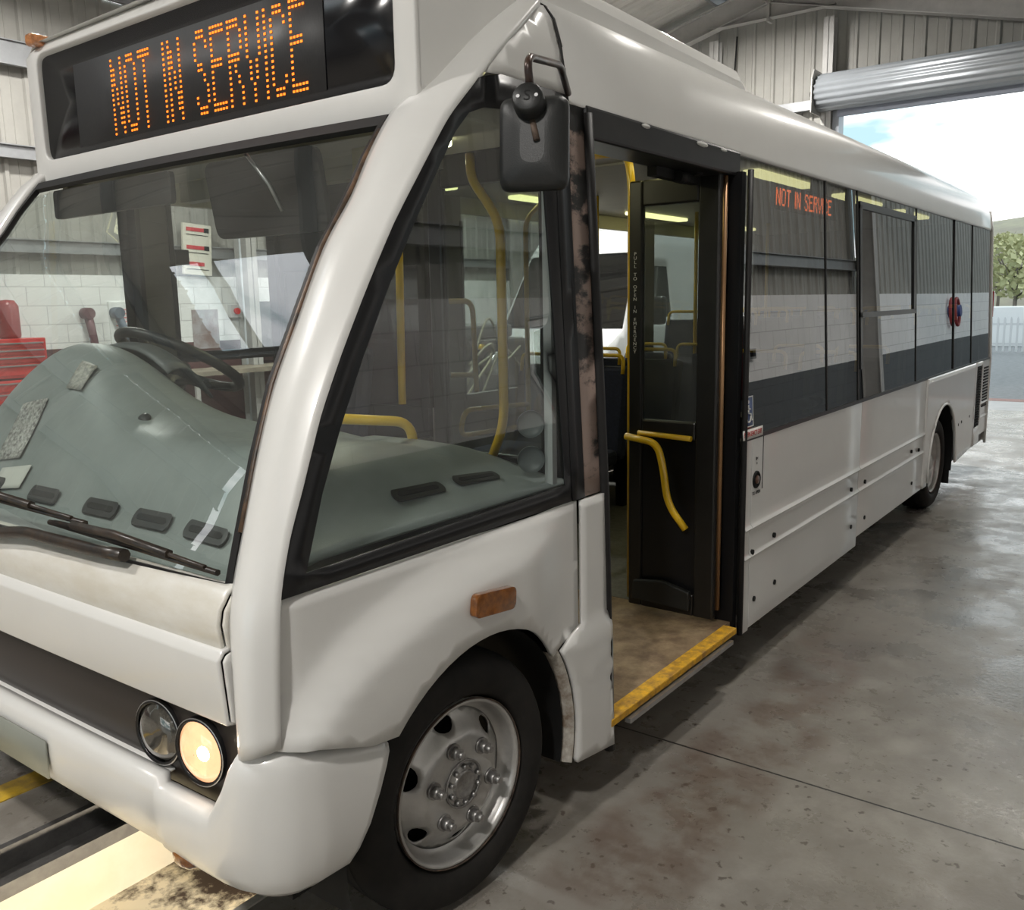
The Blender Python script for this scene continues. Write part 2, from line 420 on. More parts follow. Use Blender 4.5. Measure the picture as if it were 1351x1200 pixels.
m_ = len(prof)
rf.add(v, [(i * m_ + j, i * m_ + j + 1, (i + 1) * m_ + j + 1, (i + 1) * m_ + j) for i in range(len(xr_) - 1) for j in range(m_ - 1)], True)
build(rf, 'roof', white, bus, solid=.015)
mb = MB()   # swage lines along the cove
mb.tube([(x, ys(2.475) - .001, 2.475) for x in arc(.63, 7.85, 14)], .004, 6)
build(mb, 'roof_swage', white, bus)
build(MB().tube([(.625, ys(z) - .003, z) for z in (2.32, 2.4, 2.48, 2.56, 2.6, 2.64, 2.67)], .006, 6), 'joint_strip', rubber, bus)
build(MB().box((.63, .12, 2.40), (7.95, W - .12, 2.43)), 'ceiling_lining', cream, bus)

# --- lower side panels, near side
mouldz = [(.70, .012), (.565, .009)]
def skin(x, z, d=0.):
    e = 0.
    for zm, h in mouldz:
        e += h * math.exp(-((z - zm) / .010) ** 2)
    if .565 < z < .70: e += -.004
    return (x, ys(z) - e + d, z)
def arcpts(cx_, cz, r_, a0, a1, n_): return [(cx_ + r_ * math.cos(t), cz + r_ * math.sin(t)) for t in arc(a0, a1, n_)]
zrow = [.25, .29, .34, .40, .46, .52, .545, .555, .565, .575, .585, .62, .66, .68, .69, .70, .71, .72, .76, .85, .95, 1.04, 1.095, 1.108]
def lower_panel(x0, x1, zb, name='side_panel'):
    mb = MB(); mb.grid(lambda x, z: skin(x, max(z, zb) if z < .5 else z), arc(x0, x1, 6), [z for z in zrow if z > zb + .02 or z > .5] if zb > .3 else [zb] + zrow[1:])
    return build(mb, name, white, bus, solid=.015, soff=-1, bevel=.003)
lower_panel(1.945, 2.02, .215, 'side_edge_panel')
lower_panel(2.024, 3.70, .225)
lower_panel(3.706, 5.36, .28)
# rear wheel-arch panel
ra = arcpts(6.02, .36, .50, PI - .2, .2, 18)
outl = [(5.366, .28), (5.50, .28)] + [(x, z) for x, z in ra] + [(6.56, .3), (7.28, .34), (7.28, 1.108), (5.366, 1.108)]
sheet_obj('wheel_arch_panel', outl, lambda x, z: skin(x, z), white, bus, step=.045, thick=.015)
mb = MB().tube([(x, -.008, z) for x, z in [(5.52, .30)] + arcpts(6.02, .36, .50, PI - .1, .1, 20) + [(6.53, .31)]], .010, 8); build(mb, 'wheel_arch_lip', white, bus)
lower_panel(7.60, 7.98, .32, 'rear_corner_panel')
sheet_obj('engine_grille_surround', rect(7.28, .34, 7.60, 1.108), lambda x, z: near(x, z, -.002), white, bus, holes=[rect(7.31, .5, 7.58, 1.07)], step=.1, thick=.015)
gl = MB()
for i in range(24): gl.box((7.31, -.004, .505 + i * .0235), (7.58, .012, .518 + i * .0235))
gl.box((7.31, .01, .5), (7.58, .02, 1.07)); build(gl, 'engine_grille', blackm, bus)
gl = MB()
for i in range(14): gl.box((7.70, -.006, .66 + i * .028), (7.93, .004, .675 + i * .028))
build(gl, 'corner_louvre', blackm, bus)
# rear end shell
rs = MB()
zr = [.28, .5, .8, 1.1, 1.6, 2.1, 2.33, 2.5]
def rear(i, z):
    t = i / 8; ang = t * PI / 2; rad = .14
    if i <= 8: return (7.98 + (rad + .12) * math.sin(ang) + (.05 * math.sin(PI * min(1, (z - .2) / 2.4))) * t, ys(z) + rad * (1 - math.cos(ang)), z)
rs.grid(lambda i, z: rear(i, z), range(9), zr)
def rmid(k, z):
    t = k / 6; p = rear(8, z); q = (p[0], W - p[1], z); return tuple(lerp(p[j], q[j], t) for j in range(3))
rs.grid(rmid, range(7), zr); rs.grid(lambda i, z: (rear(i, z)[0], W - rear(i, z)[1], z), range(9), zr)
build(rs, 'rear_panel', white, bus, solid=.02)
rl_m = mat('red_lens', (.35, .02, .015), .2, coat=1); build(MB().box((8.20, .04, .62), (8.26, .10, .9)), 'tail_lamp', rl_m, bus, bevel=.005); build(MB().box((8.17, .03, 1.5), (8.21, .08, 1.75)), 'marker_light', rl_m, bus, bevel=.005)
# fixings on the skirt
for x, z in [(2.32, .60), (2.05, .58), (2.08, .35), (2.34, .36), (3.56, .60), (3.84, .60), (3.58, .37), (3.86, .37), (5.0, .62), (5.22, .60), (5.05, .38), (6.62, .62), (6.75, .63), (7.1, .64), (7.05, .42), (6.7, .4)]:
    build(MB().cyl((x, -.006, z), (x, .004, z), .013, 10), 'panel_fixing', blackm, bus)

# --- side glazing, near side: tinted bonded panes
def pane(x0, x1, z0, z1, m, fn=near, d=0., name='side_window', inset=.0, tilt=0.):
    xm = (x0 + x1) / 2
    mb = MB().grid(lambda x, z: fn(x, z, d + tilt * (x - xm)), arc(x0, x1, 3), [z0, (z0 + z1) / 2, z1], False)
    return build(mb, name, m, bus)
divs = [1.955, 3.06, 3.63, 5.02, 6.30, 7.05, 7.97]
for i in range(len(divs) - 1):
    if i == 1: continue
    pane(divs[i] + .004, divs[i + 1] - .004, 1.118, 2.318, g_dark, d=.004, tilt=[0, 0, .0, .006, .003, -.002][i])
# the sliding window bay in the middle
pane(3.06 + .004, 3.63 - .004, 1.118, 2.318, g_dark, d=.004)
fr = MB()
def bar(x0, x1, z0, z1, d0=-.006, d1=.01):
    fr.add([near(x0, z0, d0), near(x1, z0, d0), near(x1, z1, d0), near(x0, z1, d0), near(x0, z0, d1), near(x1, z0, d1), near(x1, z1, d1), near(x0, z1, d1)], [(0, 1, 2, 3), (7, 6, 5, 4), (0, 4, 5, 1), (1, 5, 6, 2), (2, 6, 7, 3), (3, 7, 4, 0)])
bar(3.66, 3.70, 1.3, 2.24); bar(4.93, 4.99, 1.62, 2.24); bar(3.66, 4.99, 2.22, 2.26); bar(3.66, 4.99, 1.6, 1.63)
build(fr, 'hopper_frame', black, bus)
fr = MB()
bar(1.93, 8.0, 2.315, 2.335, -.002, .01); bar(1.93, 7.98, 1.104, 1.122, -.003, .01)
build(fr, 'window_border', black, bus)
# rubber strips between panes
for x in divs[1:-1]: fr = MB(); bar(x - .006, x + .006, 1.118, 2.318, -.001, .008); build(fr, 'pane_gasket', rubber, bus)
# inside pillars between windows (both sides)
for x in (3.05, 3.64, 5.02, 6.30, 7.05): build(MB().box((x - .04, .085, 1.1), (x + .04, .12, 2.4)), 'window_pillar', olive, bus)
build(MB().box((1.96, .03, .30), (5.4, .07, 1.10)).box((6.6, .03, .3), (7.98, .07, 1.10)), 'inner_side_lining', lining, bus)

# --- front side window (near and off)
so = [(-.597, 1.105), (-.556, 1.23), (-.506, 1.34), (-.441, 1.48), (-.366, 1.61), (-.276, 1.75), (-.161, 1.915), (-.036, 2.07), (.054, 2.18), (.124, 2.25), (.196, 2.31), (.30, 2.338), (.62, 2.338), (.62, 1.105)]
si = [(-.52, 1.145), (-.455, 1.31), (-.385, 1.45), (-.30, 1.60), (-.20, 1.76), (-.09, 1.92), (.02, 2.07), (.09, 2.16), (.15, 2.215), (.22, 2.24), (.32, 2.25), (.475, 2.25), (.515, 1.16)]
si_inset = si
for fn in (near, off):
    sheet_obj('quarter_window_border', so, (lambda fn: lambda x, z: fn(x, z, .0))(fn), black, bus, holes=[si], step=.07, thick=.008)
    sheet_obj('quarter_window', si, (lambda fn: lambda x, z: fn(x, z, .004))(fn), g_side, bus, step=.2, thick=.0)
# scraped post in front of the door
sheet_obj('door_post', [(.585, 1.105), (.585, 2.34), (.72, 2.34), (.735, 1.105)], lambda x, z: near(x, z, -.001), post_m, bus, step=.1, thick=.03, off=-1)
sheet_obj('post_cover', [(.545, 1.105), (.545, 2.30), (.590, 2.30), (.608, 1.105)], lambda x, z: near(x, z, -.005), black, bus, step=.1, thick=.004)
mb = MB().tube([near(.737 + (.038 * (1.1 - z) if z < 1.1 else 0), z, -.003) for z in (.17, .4, .7, 1.1, 1.5, 1.9, 2.3)], .019, 10)
build(mb, 'door_edge_rubber', rubber, bus)
build(MB().box((.575, .09, 1.12), (.60, .12, 2.3)), 'inner_post_trim', mat('light_trim', (.45, .47, .47), .4), bus)

# --- fender (near side) with bulging wheel arch
FL = [(-.66, .80), (-.60, .85), (-.56, .88), (-.50, .93), (-.41, .98), (-.28, 1.02), (-.14, 1.055), (.01, 1.08), (.28, 1.105), (.5, 1.12)]
def fend(x, z, d=0.):
    t = interp(FL, x) - z
    fade = smooth01((.55 - x) / .35)
    bul = .064 * smooth01(t / .10) * fade
    bul *= 1 - .35 * smooth01((t - .2) / .3)
    wrap = 0
    if x < -.53: wrap = .05 * ((-.53 - x) / .12) ** 2
    return (x, ys(z) - bul + wrap + d, z)
ac, ar = (.03, .36), .475
fo_ = [(-.625, 1.10), (.575, 1.10), (.582, .685), (.485, .655)] + arcpts(ac[0], ac[1], ar, .62, PI - .77, 20) + [(-.40, .705), (-.49, .74), (-.56, .765), (-.645, .775), (-.645, .95), (-.64, 1.04)]
sheet_obj('front_wing', fo_, fend, white, bus, step=.035, thick=.014, off=-1)
def dfp(x, z):
    # shallow pressed rib
    e = 0
    if .60 < x < .75: e = -.006 * math.exp(-((z - (.655 + .10 * (x - .6))) / .012) ** 2) - .005 * math.exp(-((z - (.515 + .35 * (x - .6))) / .012) ** 2)
    return (x, ys(z) + e - .014 * smooth01((.675 - z) / .03), z)
dp = [(.588, 1.10), (.735, 1.10), (.765, .20), (.53, .235)] + arcpts(ac[0], ac[1], ar + .03, -.22, .60, 10) + [(.588, .69)]
sheet_obj('front_door_panel', dp, dfp, white, bus, step=.03, thick=.014, off=-1)
build(MB().grid(lambda t, y: (ac[0] + (ar + .028 - .02 * (y > .01)) * math.cos(t), y - .012, ac[1] + (ar + .028 - .02 * (y > .01)) * math.sin(t)), arc(-.25, .62, 14), [0, .02, .05]), 'arch_flange', mat('chipped_flange', (.55, .53, .48), .5, col2=(.20, .15, .11), nscale=22), bus)
# off-side fender and lower body (simple mirrored panels)
sheet_obj('offside_wing', [(-.605, 1.10), (7.9, 1.10), (7.9, .3), (6.56, .3)] + arcpts(6.02, .36, .5, .1, PI - .1, 14) + [(5.5, .27), (.53, .25)] + arcpts(ac[0], ac[1], ar, .1, PI - .2, 14) + [(-.60, .5)], lambda x, z: off(x, z), white, bus, step=.12, thick=.014)
# inner wheel arch (dark liner)
for cx_, rr_, sides in ((.03, .47, 2), (6.02, .50, 2)):
    for s_ in (0, 1):
        mb = MB(); y0, y1 = (.012, .62) if s_ == 0 else (W - .62, W - .012)
        mb.grid(lambda t, y: (cx_ + rr_ * math.cos(t), y, .36 + rr_ * math.sin(t)), arc(-.25, PI + .25, 22), [y0, (y0 + y1) / 2, y1])
        yy = y1 if s_ == 0 else y0
        mb.add([(cx_, yy, .36)] + [(cx_ + rr_ * math.cos(t), yy, .36 + rr_ * math.sin(t)) for t in arc(-.25, PI + .25, 22)], [(0, i, i + 1) for i in range(1, 22)])
        build(mb, 'wheel_arch_liner', blackm, bus, recalc=False)

# --- front face
def fx(y):  # plan curve of the front, 0 at the corners
    u = (y - 1.205) / 1.1; return -.012 * (1 - u * u)
def front_strip(name, prof, y0, y1, m, endret=.05, bev=.004):
    # prof: (x, z) list from top to bottom
    mb = MB(); ysl = [y0 + .006] + arc(y0 + .02, y1 - .02, 14) + [y1 - .006]
    def fn(y, k):
        x, z = prof[k]; e = 0
        return (x + fx(y) + e, y, z)
    mb.grid(fn, ysl, range(len(prof)))
    for yy, s_ in ((y0 + .006, -1), (y1 - .006, 1)):
        vv = [(prof[k][0] + fx(yy), yy, prof[k][1]) for k in range(len(prof))]; ww = [(x + .07, y + s_ * .012, z) for x, y, z in vv]; q = len(vv)
        mb.add(vv + ww, [(i, i + 1, i + 1 + q, i + q) for i in range(q - 1)])
    return build(mb, name, m, bus, solid=.012, soff=1, bevel=bev)
front_strip('scuttle_panel', [(-.60, 1.112), (-.625, 1.098), (-.645, 1.07), (-.652, 1.04), (-.645, .985)], .125, W - .125, white_d)
front_strip('front_panel', [(-.60, .985), (-.655, .975), (-.665, .962), (-.655, .818), (-.62, .812)], .115, W - .115, white)
front_strip('lamp_panel', [(-.60, .80), (-.615, .79), (-.618, .70), (-.62, .63), (-.60, .56)], .09, W - .09, mat('lamp_panel_black', (.022, .017, .015), .35))
build(MB().tube([(-.65 + fx(y), y, .980) for y in arc(.14, W - .14, 10)], .004, 6), 'panel_gap', blackm, bus)
# headlamps
def lamp(y, lit):
    z = .700; x = -.645; Mx = frame((x, y, z), (-1, -.10, .03)); r_ = .074
    p = build(MB().lathe([(r_ + .009, -.025), (r_ + .009, .004), (r_ + .005, .009), (r_, .005)], Mx, 40), 'headlamp' if lit else 'fog_lamp', black, bus)
    ln = MB().lathe([(0.001, .020), (.03, .019), (.055, .014), (r_ - .01, .007), (r_, 0)], Mx, 40)
    build(ln, 'lens', lampglow if lit else lens, p)
    build(MB().lathe([(r_ + .001, .004), (r_ + .004, .008), (r_ + .009, .006)], Mx, 40), 'bezel', alu, p)
    if lit:
        Mb = frame((x - .006, y - .032, z + .01), (-1, -.45, .1)); build(MB().lathe([(0.001, .014), (.012, .012), (.020, .006), (.024, 0)], Mb, 20), 'bulb', bulb, p)
lamp(.262, True); lamp(.434, False); lamp(W - .425, False); lamp(W - .262, True)

# --- bumper: swept profile round the front
def bump_path():
    P = []   # (x, y, outward normal)
    P += [(x, -.028, (0, -1)) for x in arc(-.315, -.53, 9)]
    cxx, cyy, rad = -.53, .122, .15
    for t in arc(0, PI / 2, 12)[1:]: P.append((cxx - rad * math.sin(t), cyy - rad * math.cos(t), (-math.sin(t), -math.cos(t))))
    P += [(-.68 + fx(y), y, (-1, 0)) for y in arc(.15, .385, 9)[1:]]
    P += [(-.672 + fx(y), y, (-1, 0)) for y in arc(.40, 1.205, 10)]
    return P
BP = bump_path(); full = BP + [(x, W - y, (nx_, -ny_)) for x, y, (nx_, ny_) in BP[::-1][1:]]
def bump_top(i):
    if i >= len(BP): i = 2 * len(BP) - 2 - i
    x, y, _ = BP[i]
    if y < -.02: return interp([(-.60, .745), (-.55, .742), (-.45, .712), (-.315, .672)], x)
    if y < .085: return .755
    if y < .15: return interp([(.085, .755), (.11, .70), (.15, .612)], y)
    if y < .39: return .588
    return .606
vp = [(0, -.030), (.0, -.012), (.015, .0), (.06, .008), (.16, .012), (.35, .014), (.6, .010), (.8, -.004), (.93, -.022), (1.0, -.05)]
mb = MB()
def bfn(i, k):
    x, y, (nx_, ny_) = full[i]; zt = bump_top(i); t, o_ = vp[k]; zb = .395
    z = lerp(zt, zb, t)
    c_ = i if i < len(BP) else 2 * len(BP) - 2 - i
    px_, py_ = x + nx_ * o_, y + ny_ * o_
    xx, yy, _ = BP[c_]
    if yy < -.02:  # trailing edge follows the wheel arch
        sft = (xx + .53) / .215
        lim = interp([(.345, -.50), (.40, -.455), (.55, -.385), (.69, -.315)], z)
        px_ = lerp(-.53, lim, sft)
    return (px_, py_, z)
mb.grid(bfn, range(len(full)), range(len(vp)))
build(mb, 'bumper', white, bus, solid=.012, soff=0)
mb = MB()
mb.grid(lambda y, k: ((-.66, .5)[k] * 1 if False else (-.675 + fx(y), -.58)[k], y, (.604, .612)[k]), arc(.40, W - .40, 12), range(2)); build(mb, 'bumper_step', white, bus, solid=.006)
# number plate (blank)
sheet_obj('number_plate', rect(.90, .455, 1.49, .565), lambda y, z: (-.70 + fx(y), y, z), plate, bus, step=.3, thick=.006)
# indicators
def oval(cx_, cz, a_, b_, n_=24): return [(cx_ + a_ * math.cos(t), cz + b_ * math.sin(t)) for t in [2 * PI * i / n_ for i in range(n_)]]
mb = MB().lathe([(.001, .03), (.02, .027), (.036, .014), (.042, 0)], frame((-.655, .335, .412), (-.8, -.15, -.6)), 24); build(mb, 'front_indicator', amber, bus)
sheet_obj('side_indicator', round_poly([(-.045, .912), (.13, .892), (.135, .955), (-.035, .975)], .02), lambda x, z: (fend(x, z)[0], fend(x, z)[1] - .012, z), amber, bus, step=.05, thick=.022, bevel=.004)

# --- wheels
def dish_sheet(Mx, prof_fn, r1, holes):
    outer = [(r1 * math.cos(2 * PI * i / 60), r1 * math.sin(2 * PI * i / 60)) for i in range(60)]
    return sheet(outer, lambda u, w: Mx @ Vector((u, w, prof_fn(math.hypot(u, w)))), holes, step=.013)
def wheel(name_root, Mx, front=True):
    # local z of Mx = outward; local x = up-ish
    rim = build(MB().lathe([(.243, -.012), (.243, .003), (.238, .006), (.232, .004), (.228, -.012), (.222, -.03), (.214, -.045), (.205, -.05)], Mx, 72), 'wheel_rim', silver, bus)
    tp = [(.246, -.20), (.25, -.005), (.262, .012), (.285, .022), (.31, .024), (.335, .018), (.352, .006), (.366, -.012), (.3745, -.035), (.376, -.105), (.3745, -.175), (.362, -.20), (.30, -.215), (.246, -.205)]
    ty = build(MB().lathe(tp, Mx, 96), name_root, tyre_m, rim)
    gr = MB()
    for h in (-.06, -.105, -.15): gr.lathe([(.3768, h - .004), (.3772, h), (.3768, h + .004)], Mx, 64)
    build(gr, 'tread_groove', blackm, rim)
    gr = MB().lathe([(.2445, .0), (.2455, .006), (.2435, .010), (.241, .006)], Mx, 72); build(gr, 'rim_edge', rust, rim)
    if front: pf = [(0, .012), (.05, .012), (.058, .006), (.13, .004), (.147, -.004), (.158, -.018), (.175, -.036), (.19, -.046), (.206, -.052)]
    else: pf = [(0, -.02), (.06, -.02), (.065, -.10), (.12, -.105), (.15, -.10), (.2, -.03), (.206, -.02)]
    hl = []
    for k in range(6):
        an = .15 + k * 2 * PI / 6; cx_, cy_ = .180 * math.cos(an), .180 * math.sin(an); ca, sa = math.cos(an), math.sin(an)
        hl.append([(cx_ + .021 * math.cos(t) * ca - .034 * math.sin(t) * sa, cy_ + .021 * math.cos(t) * sa + .034 * math.sin(t) * ca) for t in [2 * PI * i / 14 for i in range(14)]])
    v, f = dish_sheet(Mx, lambda r_: interp(pf, r_), .206, hl if front else [])
    build(MB().add(v, f, True), 'wheel_disc', silver, rim, solid=.006, soff=-1)
    build(MB().lathe([(.001, -.11), (.2, -.11)], Mx, 32), 'brake_drum', blackm, rim)
    nu = MB(); Z = Mx.to_3x3() @ Vector((0, 0, 1))
    if front:
        for k in range(6):
            an = .30 + k * PI / 3; p = Mx @ Vector((.115 * math.cos(an), .115 * math.sin(an), .004)); ss = MB()
            ss.cyl(p, p + Z * .008, .024, 16); ss.cyl(p + Z * .008, p + Z * .028, .018, 6); ss.cyl(p + Z * .02, p + Z * .044, .010, 10)
            build(ss, 'wheel_nut', silver_n, rim)
        for k in range(10):
            an = k * PI / 5; p = Mx @ Vector((.054 * math.cos(an), .054 * math.sin(an), .01)); ss = MB(); ss.cyl(p, p + Z * .014, .0085, 8, .007); build(ss, 'hub_bolt', silver_n, rim)
        build(MB().lathe([(.07, .006), (.071, .012), (.066, .012), (.064, .008)], Mx, 40), 'hub_ring', silver_n, rim)
        build(MB().lathe([(.001, .015), (.032, .015), (.038, .019), (.042, .015), (.044, .008)], Mx, 32), 'hub_cap', silver_n, rim)
    return rim
st = math.radians(5.)
wheel('front_tyre', frame((.03, .045, .376), (math.sin(-st) * -1 * -1, -math.cos(st), 0), (0, 0, 1)))
wheel('front_tyre', frame((.03, W - .045, .376), (0, 1, 0), (0, 0, 1)))
wheel('rear_tyre', frame((6.02, .06, .376), (0, -1, 0), (0, 0, 1)), False)
wheel('rear_tyre', frame((6.02, W - .06, .376), (0, 1, 0), (0, 0, 1)), False)
build(MB().cyl((6.02, .2, .36), (6.02, W - .2, .36), .08), 'axle', blackm, bus); build(MB().cyl((.03, .25, .36), (.03, W - .25, .36), .06), 'axle', blackm, bus)
build(MB().box((6.52, .03, .12), (6.54, .34, .42)), 'mud_flap', rubber, bus)

# --- floor, underbody, interior shell
build(MB().box((-.52, .12, .30), (-.46, W - .12, 1.0)), 'front_bulkhead', blackm, bus)
build(MB().box((.72, .60, .17), (7.9, 1.8, .275)), 'chassis', blackm, bus)
build(MB().box((.745, .03, .272), (1.90, 1.25, .290)), 'entrance_platform', dirtyfloor, bus)
build(MB().box((1.90, .08, .272), (5.45, W - .08, .292)).box((.56, 1.25, .272), (1.9, W - .08, .292)).box((6.6, .08, .272), (7.95, W - .08, .292)).box((5.45, .65, .272), (6.6, W - .65, .292)), 'saloon_floor', busfloor, bus)
build(MB().box((.745, -.03, .268), (1.82, .032, .296)), 'step_edge', yellow_e, bus, bevel=.004)
build(MB().box((.85, -.045, .245), (1.75, -.02, .262)), 'step_ramp_edge', alu, bus)
build(MB().box((.50, .06, .30), (.56, .62, 1.12)), 'entrance_side_panel', plastic, bus)
build(MB().box((7.9, .1, .3), (7.95, W - .1, 2.4)).box((-.50, W - .07, .30), (7.9, W - .03, 1.12)), 'saloon_lining', lining, bus)
build(MB().box((5.4, .62, .29), (6.62, .66, .86)).box((5.4, .09, .86), (6.62, .66, .88)).box((5.4, W - .66, .86), (6.62, W - .09, .88)).box((5.4, W - .66, .29), (6.62, W - .62, .86)), 'wheel_box', lining, bus)

# off side: windows with dark-olive pillars
for x0, x1 in ((.53, .70), (1.30, 1.42), (2.62, 2.78), (3.95, 4.11), (5.25, 5.41), (6.5, 6.66), (7.8, 7.98)):
    build(MB().box((x0, W - .12, 1.1), (x1, W - .065, 2.42)), 'window_pillar', olive, bus)
build(MB().box((.24, W - .10, 2.20), (1.42, W - .06, 2.40)).box((1.42, W - .10, 2.30), (7.98, W - .06, 2.40)), 'offside_cove', cream, bus)
sheet_obj('offside_cove_skin', rect(.2, 2.25, .63, 2.58), lambda x, z: off(x, z), white, bus, step=.1)
bl = MB(); bl.box((.70, W - .075, 1.47), (1.30, W - .055, 1.52))
for x in (.53, .69, 1.29, 1.42, 2.61, 2.78): bl.box((x - .012, W - .125, 1.1), (x + .012, W - .06, 2.25))
build(bl, 'cab_window_frame', black, bus)
for x0, x1 in ((.62, 1.36), (1.36, 2.70), (2.70, 4.03), (4.03, 5.33), (5.33, 6.58), (6.58, 7.9)): pane(x0, x1, 1.12, 2.31, g_off, off, .005, 'offside_window')
build(MB().box((.73, W - .09, 1.93), (.80, W - .075, 2.0)), 'window_catch', black, bus)

# --- dashboard
XR = [(.08, .68), (.2, .63), (.3, .58), (.5, .42), (.9, .22), (1.2, .12), (2.35, .10)]
def dz(x, y):
    a_ = smooth01((x + .56) / .30); fy = smooth01((y - .06) / .38) * smooth01((2.25 - y) / .4); fxx = 1 - .75 * max(0, x) - .10 * smooth01((x - .2) / .4)
    low = 1.085 + .05 * smooth01((x + .6) / .2)
    z = low + .215 * a_ * fy * fxx
    z += (.255 * math.exp(-((x + .10) / .22) ** 2)) * math.exp(-abs((y - 1.60) / .40) ** 2.6) * smooth01((x + .5) / .3)
    # sunk top tray
    if -.2 < x < .35 and .3 < y < .75: z -= .02 * smooth01(min((x + .2), (.35 - x), (y - .3), (.75 - y)) / .05)
    return z
mb = MB(); NY = 60; NX = 44
yl = arc(.085, W - .08, NY)
def dfn(y, t):
    x0 = -.575 if .2 < y < W - .2 else -.57 + .15 * ((.2 - min(y, W - y)) / .12) ** 2; x = lerp(x0, interp(XR, y), t); return (x, y, dz(x, y))
mb.grid(dfn, yl, arc(0, 1, NX))
build(mb, 'dashboard', dashm, bus, solid=.01)
mb = MB(); mb.grid(lambda y, k: (interp(XR, y) + .0, y, dz(interp(XR, y), y) if k == 0 else .3), yl, range(2)); build(mb, 'dash_back', dashd, bus, solid=.01)
def slot(cx_, cy_, ang, L_=.105, w=.018):
    M_ = Matrix.Translation((cx_, cy_, dz(cx_, cy_) + .004)) @ Matrix.Rotation(ang, 4, 'Z')
    mb = MB(); P = [(math.cos(t) * w + (L_ - w if math.cos(t) > 0 else -(L_ - w)), math.sin(t) * w) for t in [2 * PI * i / 20 for i in range(20)]]
    def fn(u, v_, d):
        p = M_ @ Vector((u, v_, 0)); return (p.x - .006, p.y, dz(p.x, p.y) + .012 + d)
    mb.prism(P, fn, 0, .004); o_ = build(mb, 'air_vent', plastic, bus)
    P2 = [(x * .8, y * .35) for x, y in P]; m2 = MB(); m2.prism(P2, fn, .004, .006); build(m2, 'vent_slot', blackm, o_)
for y in (.42, .66, .92, 1.25, 1.6): slot(-.478, y, PI / 2, .085, .016)
slot(.06, .19, 0); slot(.33, .20, 0)
mb = MB()
def on_dash(x, y, w, h, ang, name, m, lift=.02, parent=None):
    lift = .022
    M_ = Matrix.Translation((x, y, 0)) @ Matrix.Rotation(ang, 4, 'Z'); mb = MB()
    def fn(u, v_):
        p = M_ @ Vector((u, v_, 0)); return (p.x, p.y, dz(p.x, p.y) + lift)
    mb.grid(fn, arc(-w / 2, w / 2, 6), arc(-h / 2, h / 2, 6)); return build(mb, name, m, bus, solid=.001)
paper = mat('paper', (.62, .62, .58), .6)
lblm = mat('printed_label', (.60, .60, .56), .6, col2=(.10, .09, .09), nscale=75)
tag(on_dash(-.37, 1.60, .12, .15, .1, 'instruction_label', lblm, .006), 'white label covered in small pictograms')
tag(on_dash(-.465, 1.50, .05, .17, .1, 'notice_label', paper, .006), 'pale printed notice')
tag(on_dash(-.24, 1.42, .07, .08, .1, 'dash_sticker', mat('sticker', (.5, .48, .42), .5, col2=(.2, .2, .19), nscale=60), .006), 'small faded sticker')
on_dash(-.05, .5, .12, .05, .8, 'torn_sticker', paper, .006)
mb = MB()
for i in (0,):
    mb.lathe([(.001, .014), (.012, .012), (.022, .006), (.024, 0)], frame((-.22, 1.10, dz(-.22, 1.10)), (-.7, -.3, .6)), 20)
build(mb, 'dash_socket', plastic, bus)
# steering column, wheel, binnacle
sw = empty('steering_wheel', (0, 0, 0)); sw.parent = bus
cw = Vector((.26, 1.62, 1.525)); Ms = frame(cw, (.50, -.02, .86), (-1, 0, .4))
build(MB().tube([Ms @ Vector((.235 * math.cos(t), .235 * math.sin(t), 0)) for t in [2 * PI * i / 48 for i in range(48)]], .020, 12, closed=True), 'wheel_rim_grip', plastic, sw)
mb = MB()
for t in (.2, PI - .2, PI * 1.5): mb.tube([Ms @ Vector((.03 * math.cos(t), .03 * math.sin(t), -.05)), Ms @ Vector((.12 * math.cos(t), .12 * math.sin(t), -.045)), Ms @ Vector((.225 * math.cos(t), .225 * math.sin(t), 0))], [.022, .018, .012], 8)
build(mb, 'wheel_spoke', plastic, sw)
build(MB().lathe([(.001, .0), (.04, -.005), (.06, -.03), (.06, -.07)], Ms, 24), 'wheel_boss', plastic, sw)
build(MB().tube([Ms @ Vector((0, 0, -.05)), (.12, 1.62, 1.35), (.0, 1.62, 1.05)], [.06, .055, .06], 12), 'steering_column', plastic, bus)
build(MB().tube([Ms @ Vector((0, 0, -.09)), (.18, 1.4, 1.46), (.17, 1.33, 1.46)], .012, 8), 'column_stalk', plastic, bus)
bb = MB().grid(lambda y, t: (lerp(.0, .17, t), y, dz(-.02, y) + .03 * math.sin(PI * t) + .015 - .10 * t * t), arc(1.3, 1.95, 16), arc(0, 1, 8)); build(bb, 'instrument_hood', dashd, bus, solid=.01)
# driver's seat and partition
def seat(name, x, y, z, parent, h=.62, w=.44, m=navy, grab=True):
    e = empty(name, (x, y, z)); e.parent = parent
    build(MB().box((-.20, -w / 2, .38), (.24, w / 2, .48)), 'seat_cushion', m, e, bevel=.03)
    Mt = Matrix.Rotation(.16, 4, 'Y'); build(MB().box((.20, -w / 2, .44), (.28, w / 2, .44 + h), Mt), 'seat_back', m, e, bevel=.035)
    build(MB().box((-.12, -.03, 0), (.12, .03, .38)), 'pedestal', blackm, e)
    if grab: build(MB().tube(fillet([(.36, -w / 2 + .04, .44 + h - .1), (.375, -w / 2 + .04, .44 + h + .02), (.375, w / 2 - .04, .44 + h + .02), (.36, w / 2 - .04, .44 + h - .1)], .05), .013, 8), 'grab_handle', yellow, e)
    return e
ds = seat('driver_seat', .72, 1.72, .45, bus, .7, .5, navy, False)
build(MB().box((.20, -.13, 1.16), (.28, .13, 1.40), Matrix.Rotation(.16, 4, 'Y')), 'headrest', navy, ds, bevel=.03)
s0 = seat('passenger_seat', 3.0, W - .34, .29, bus)
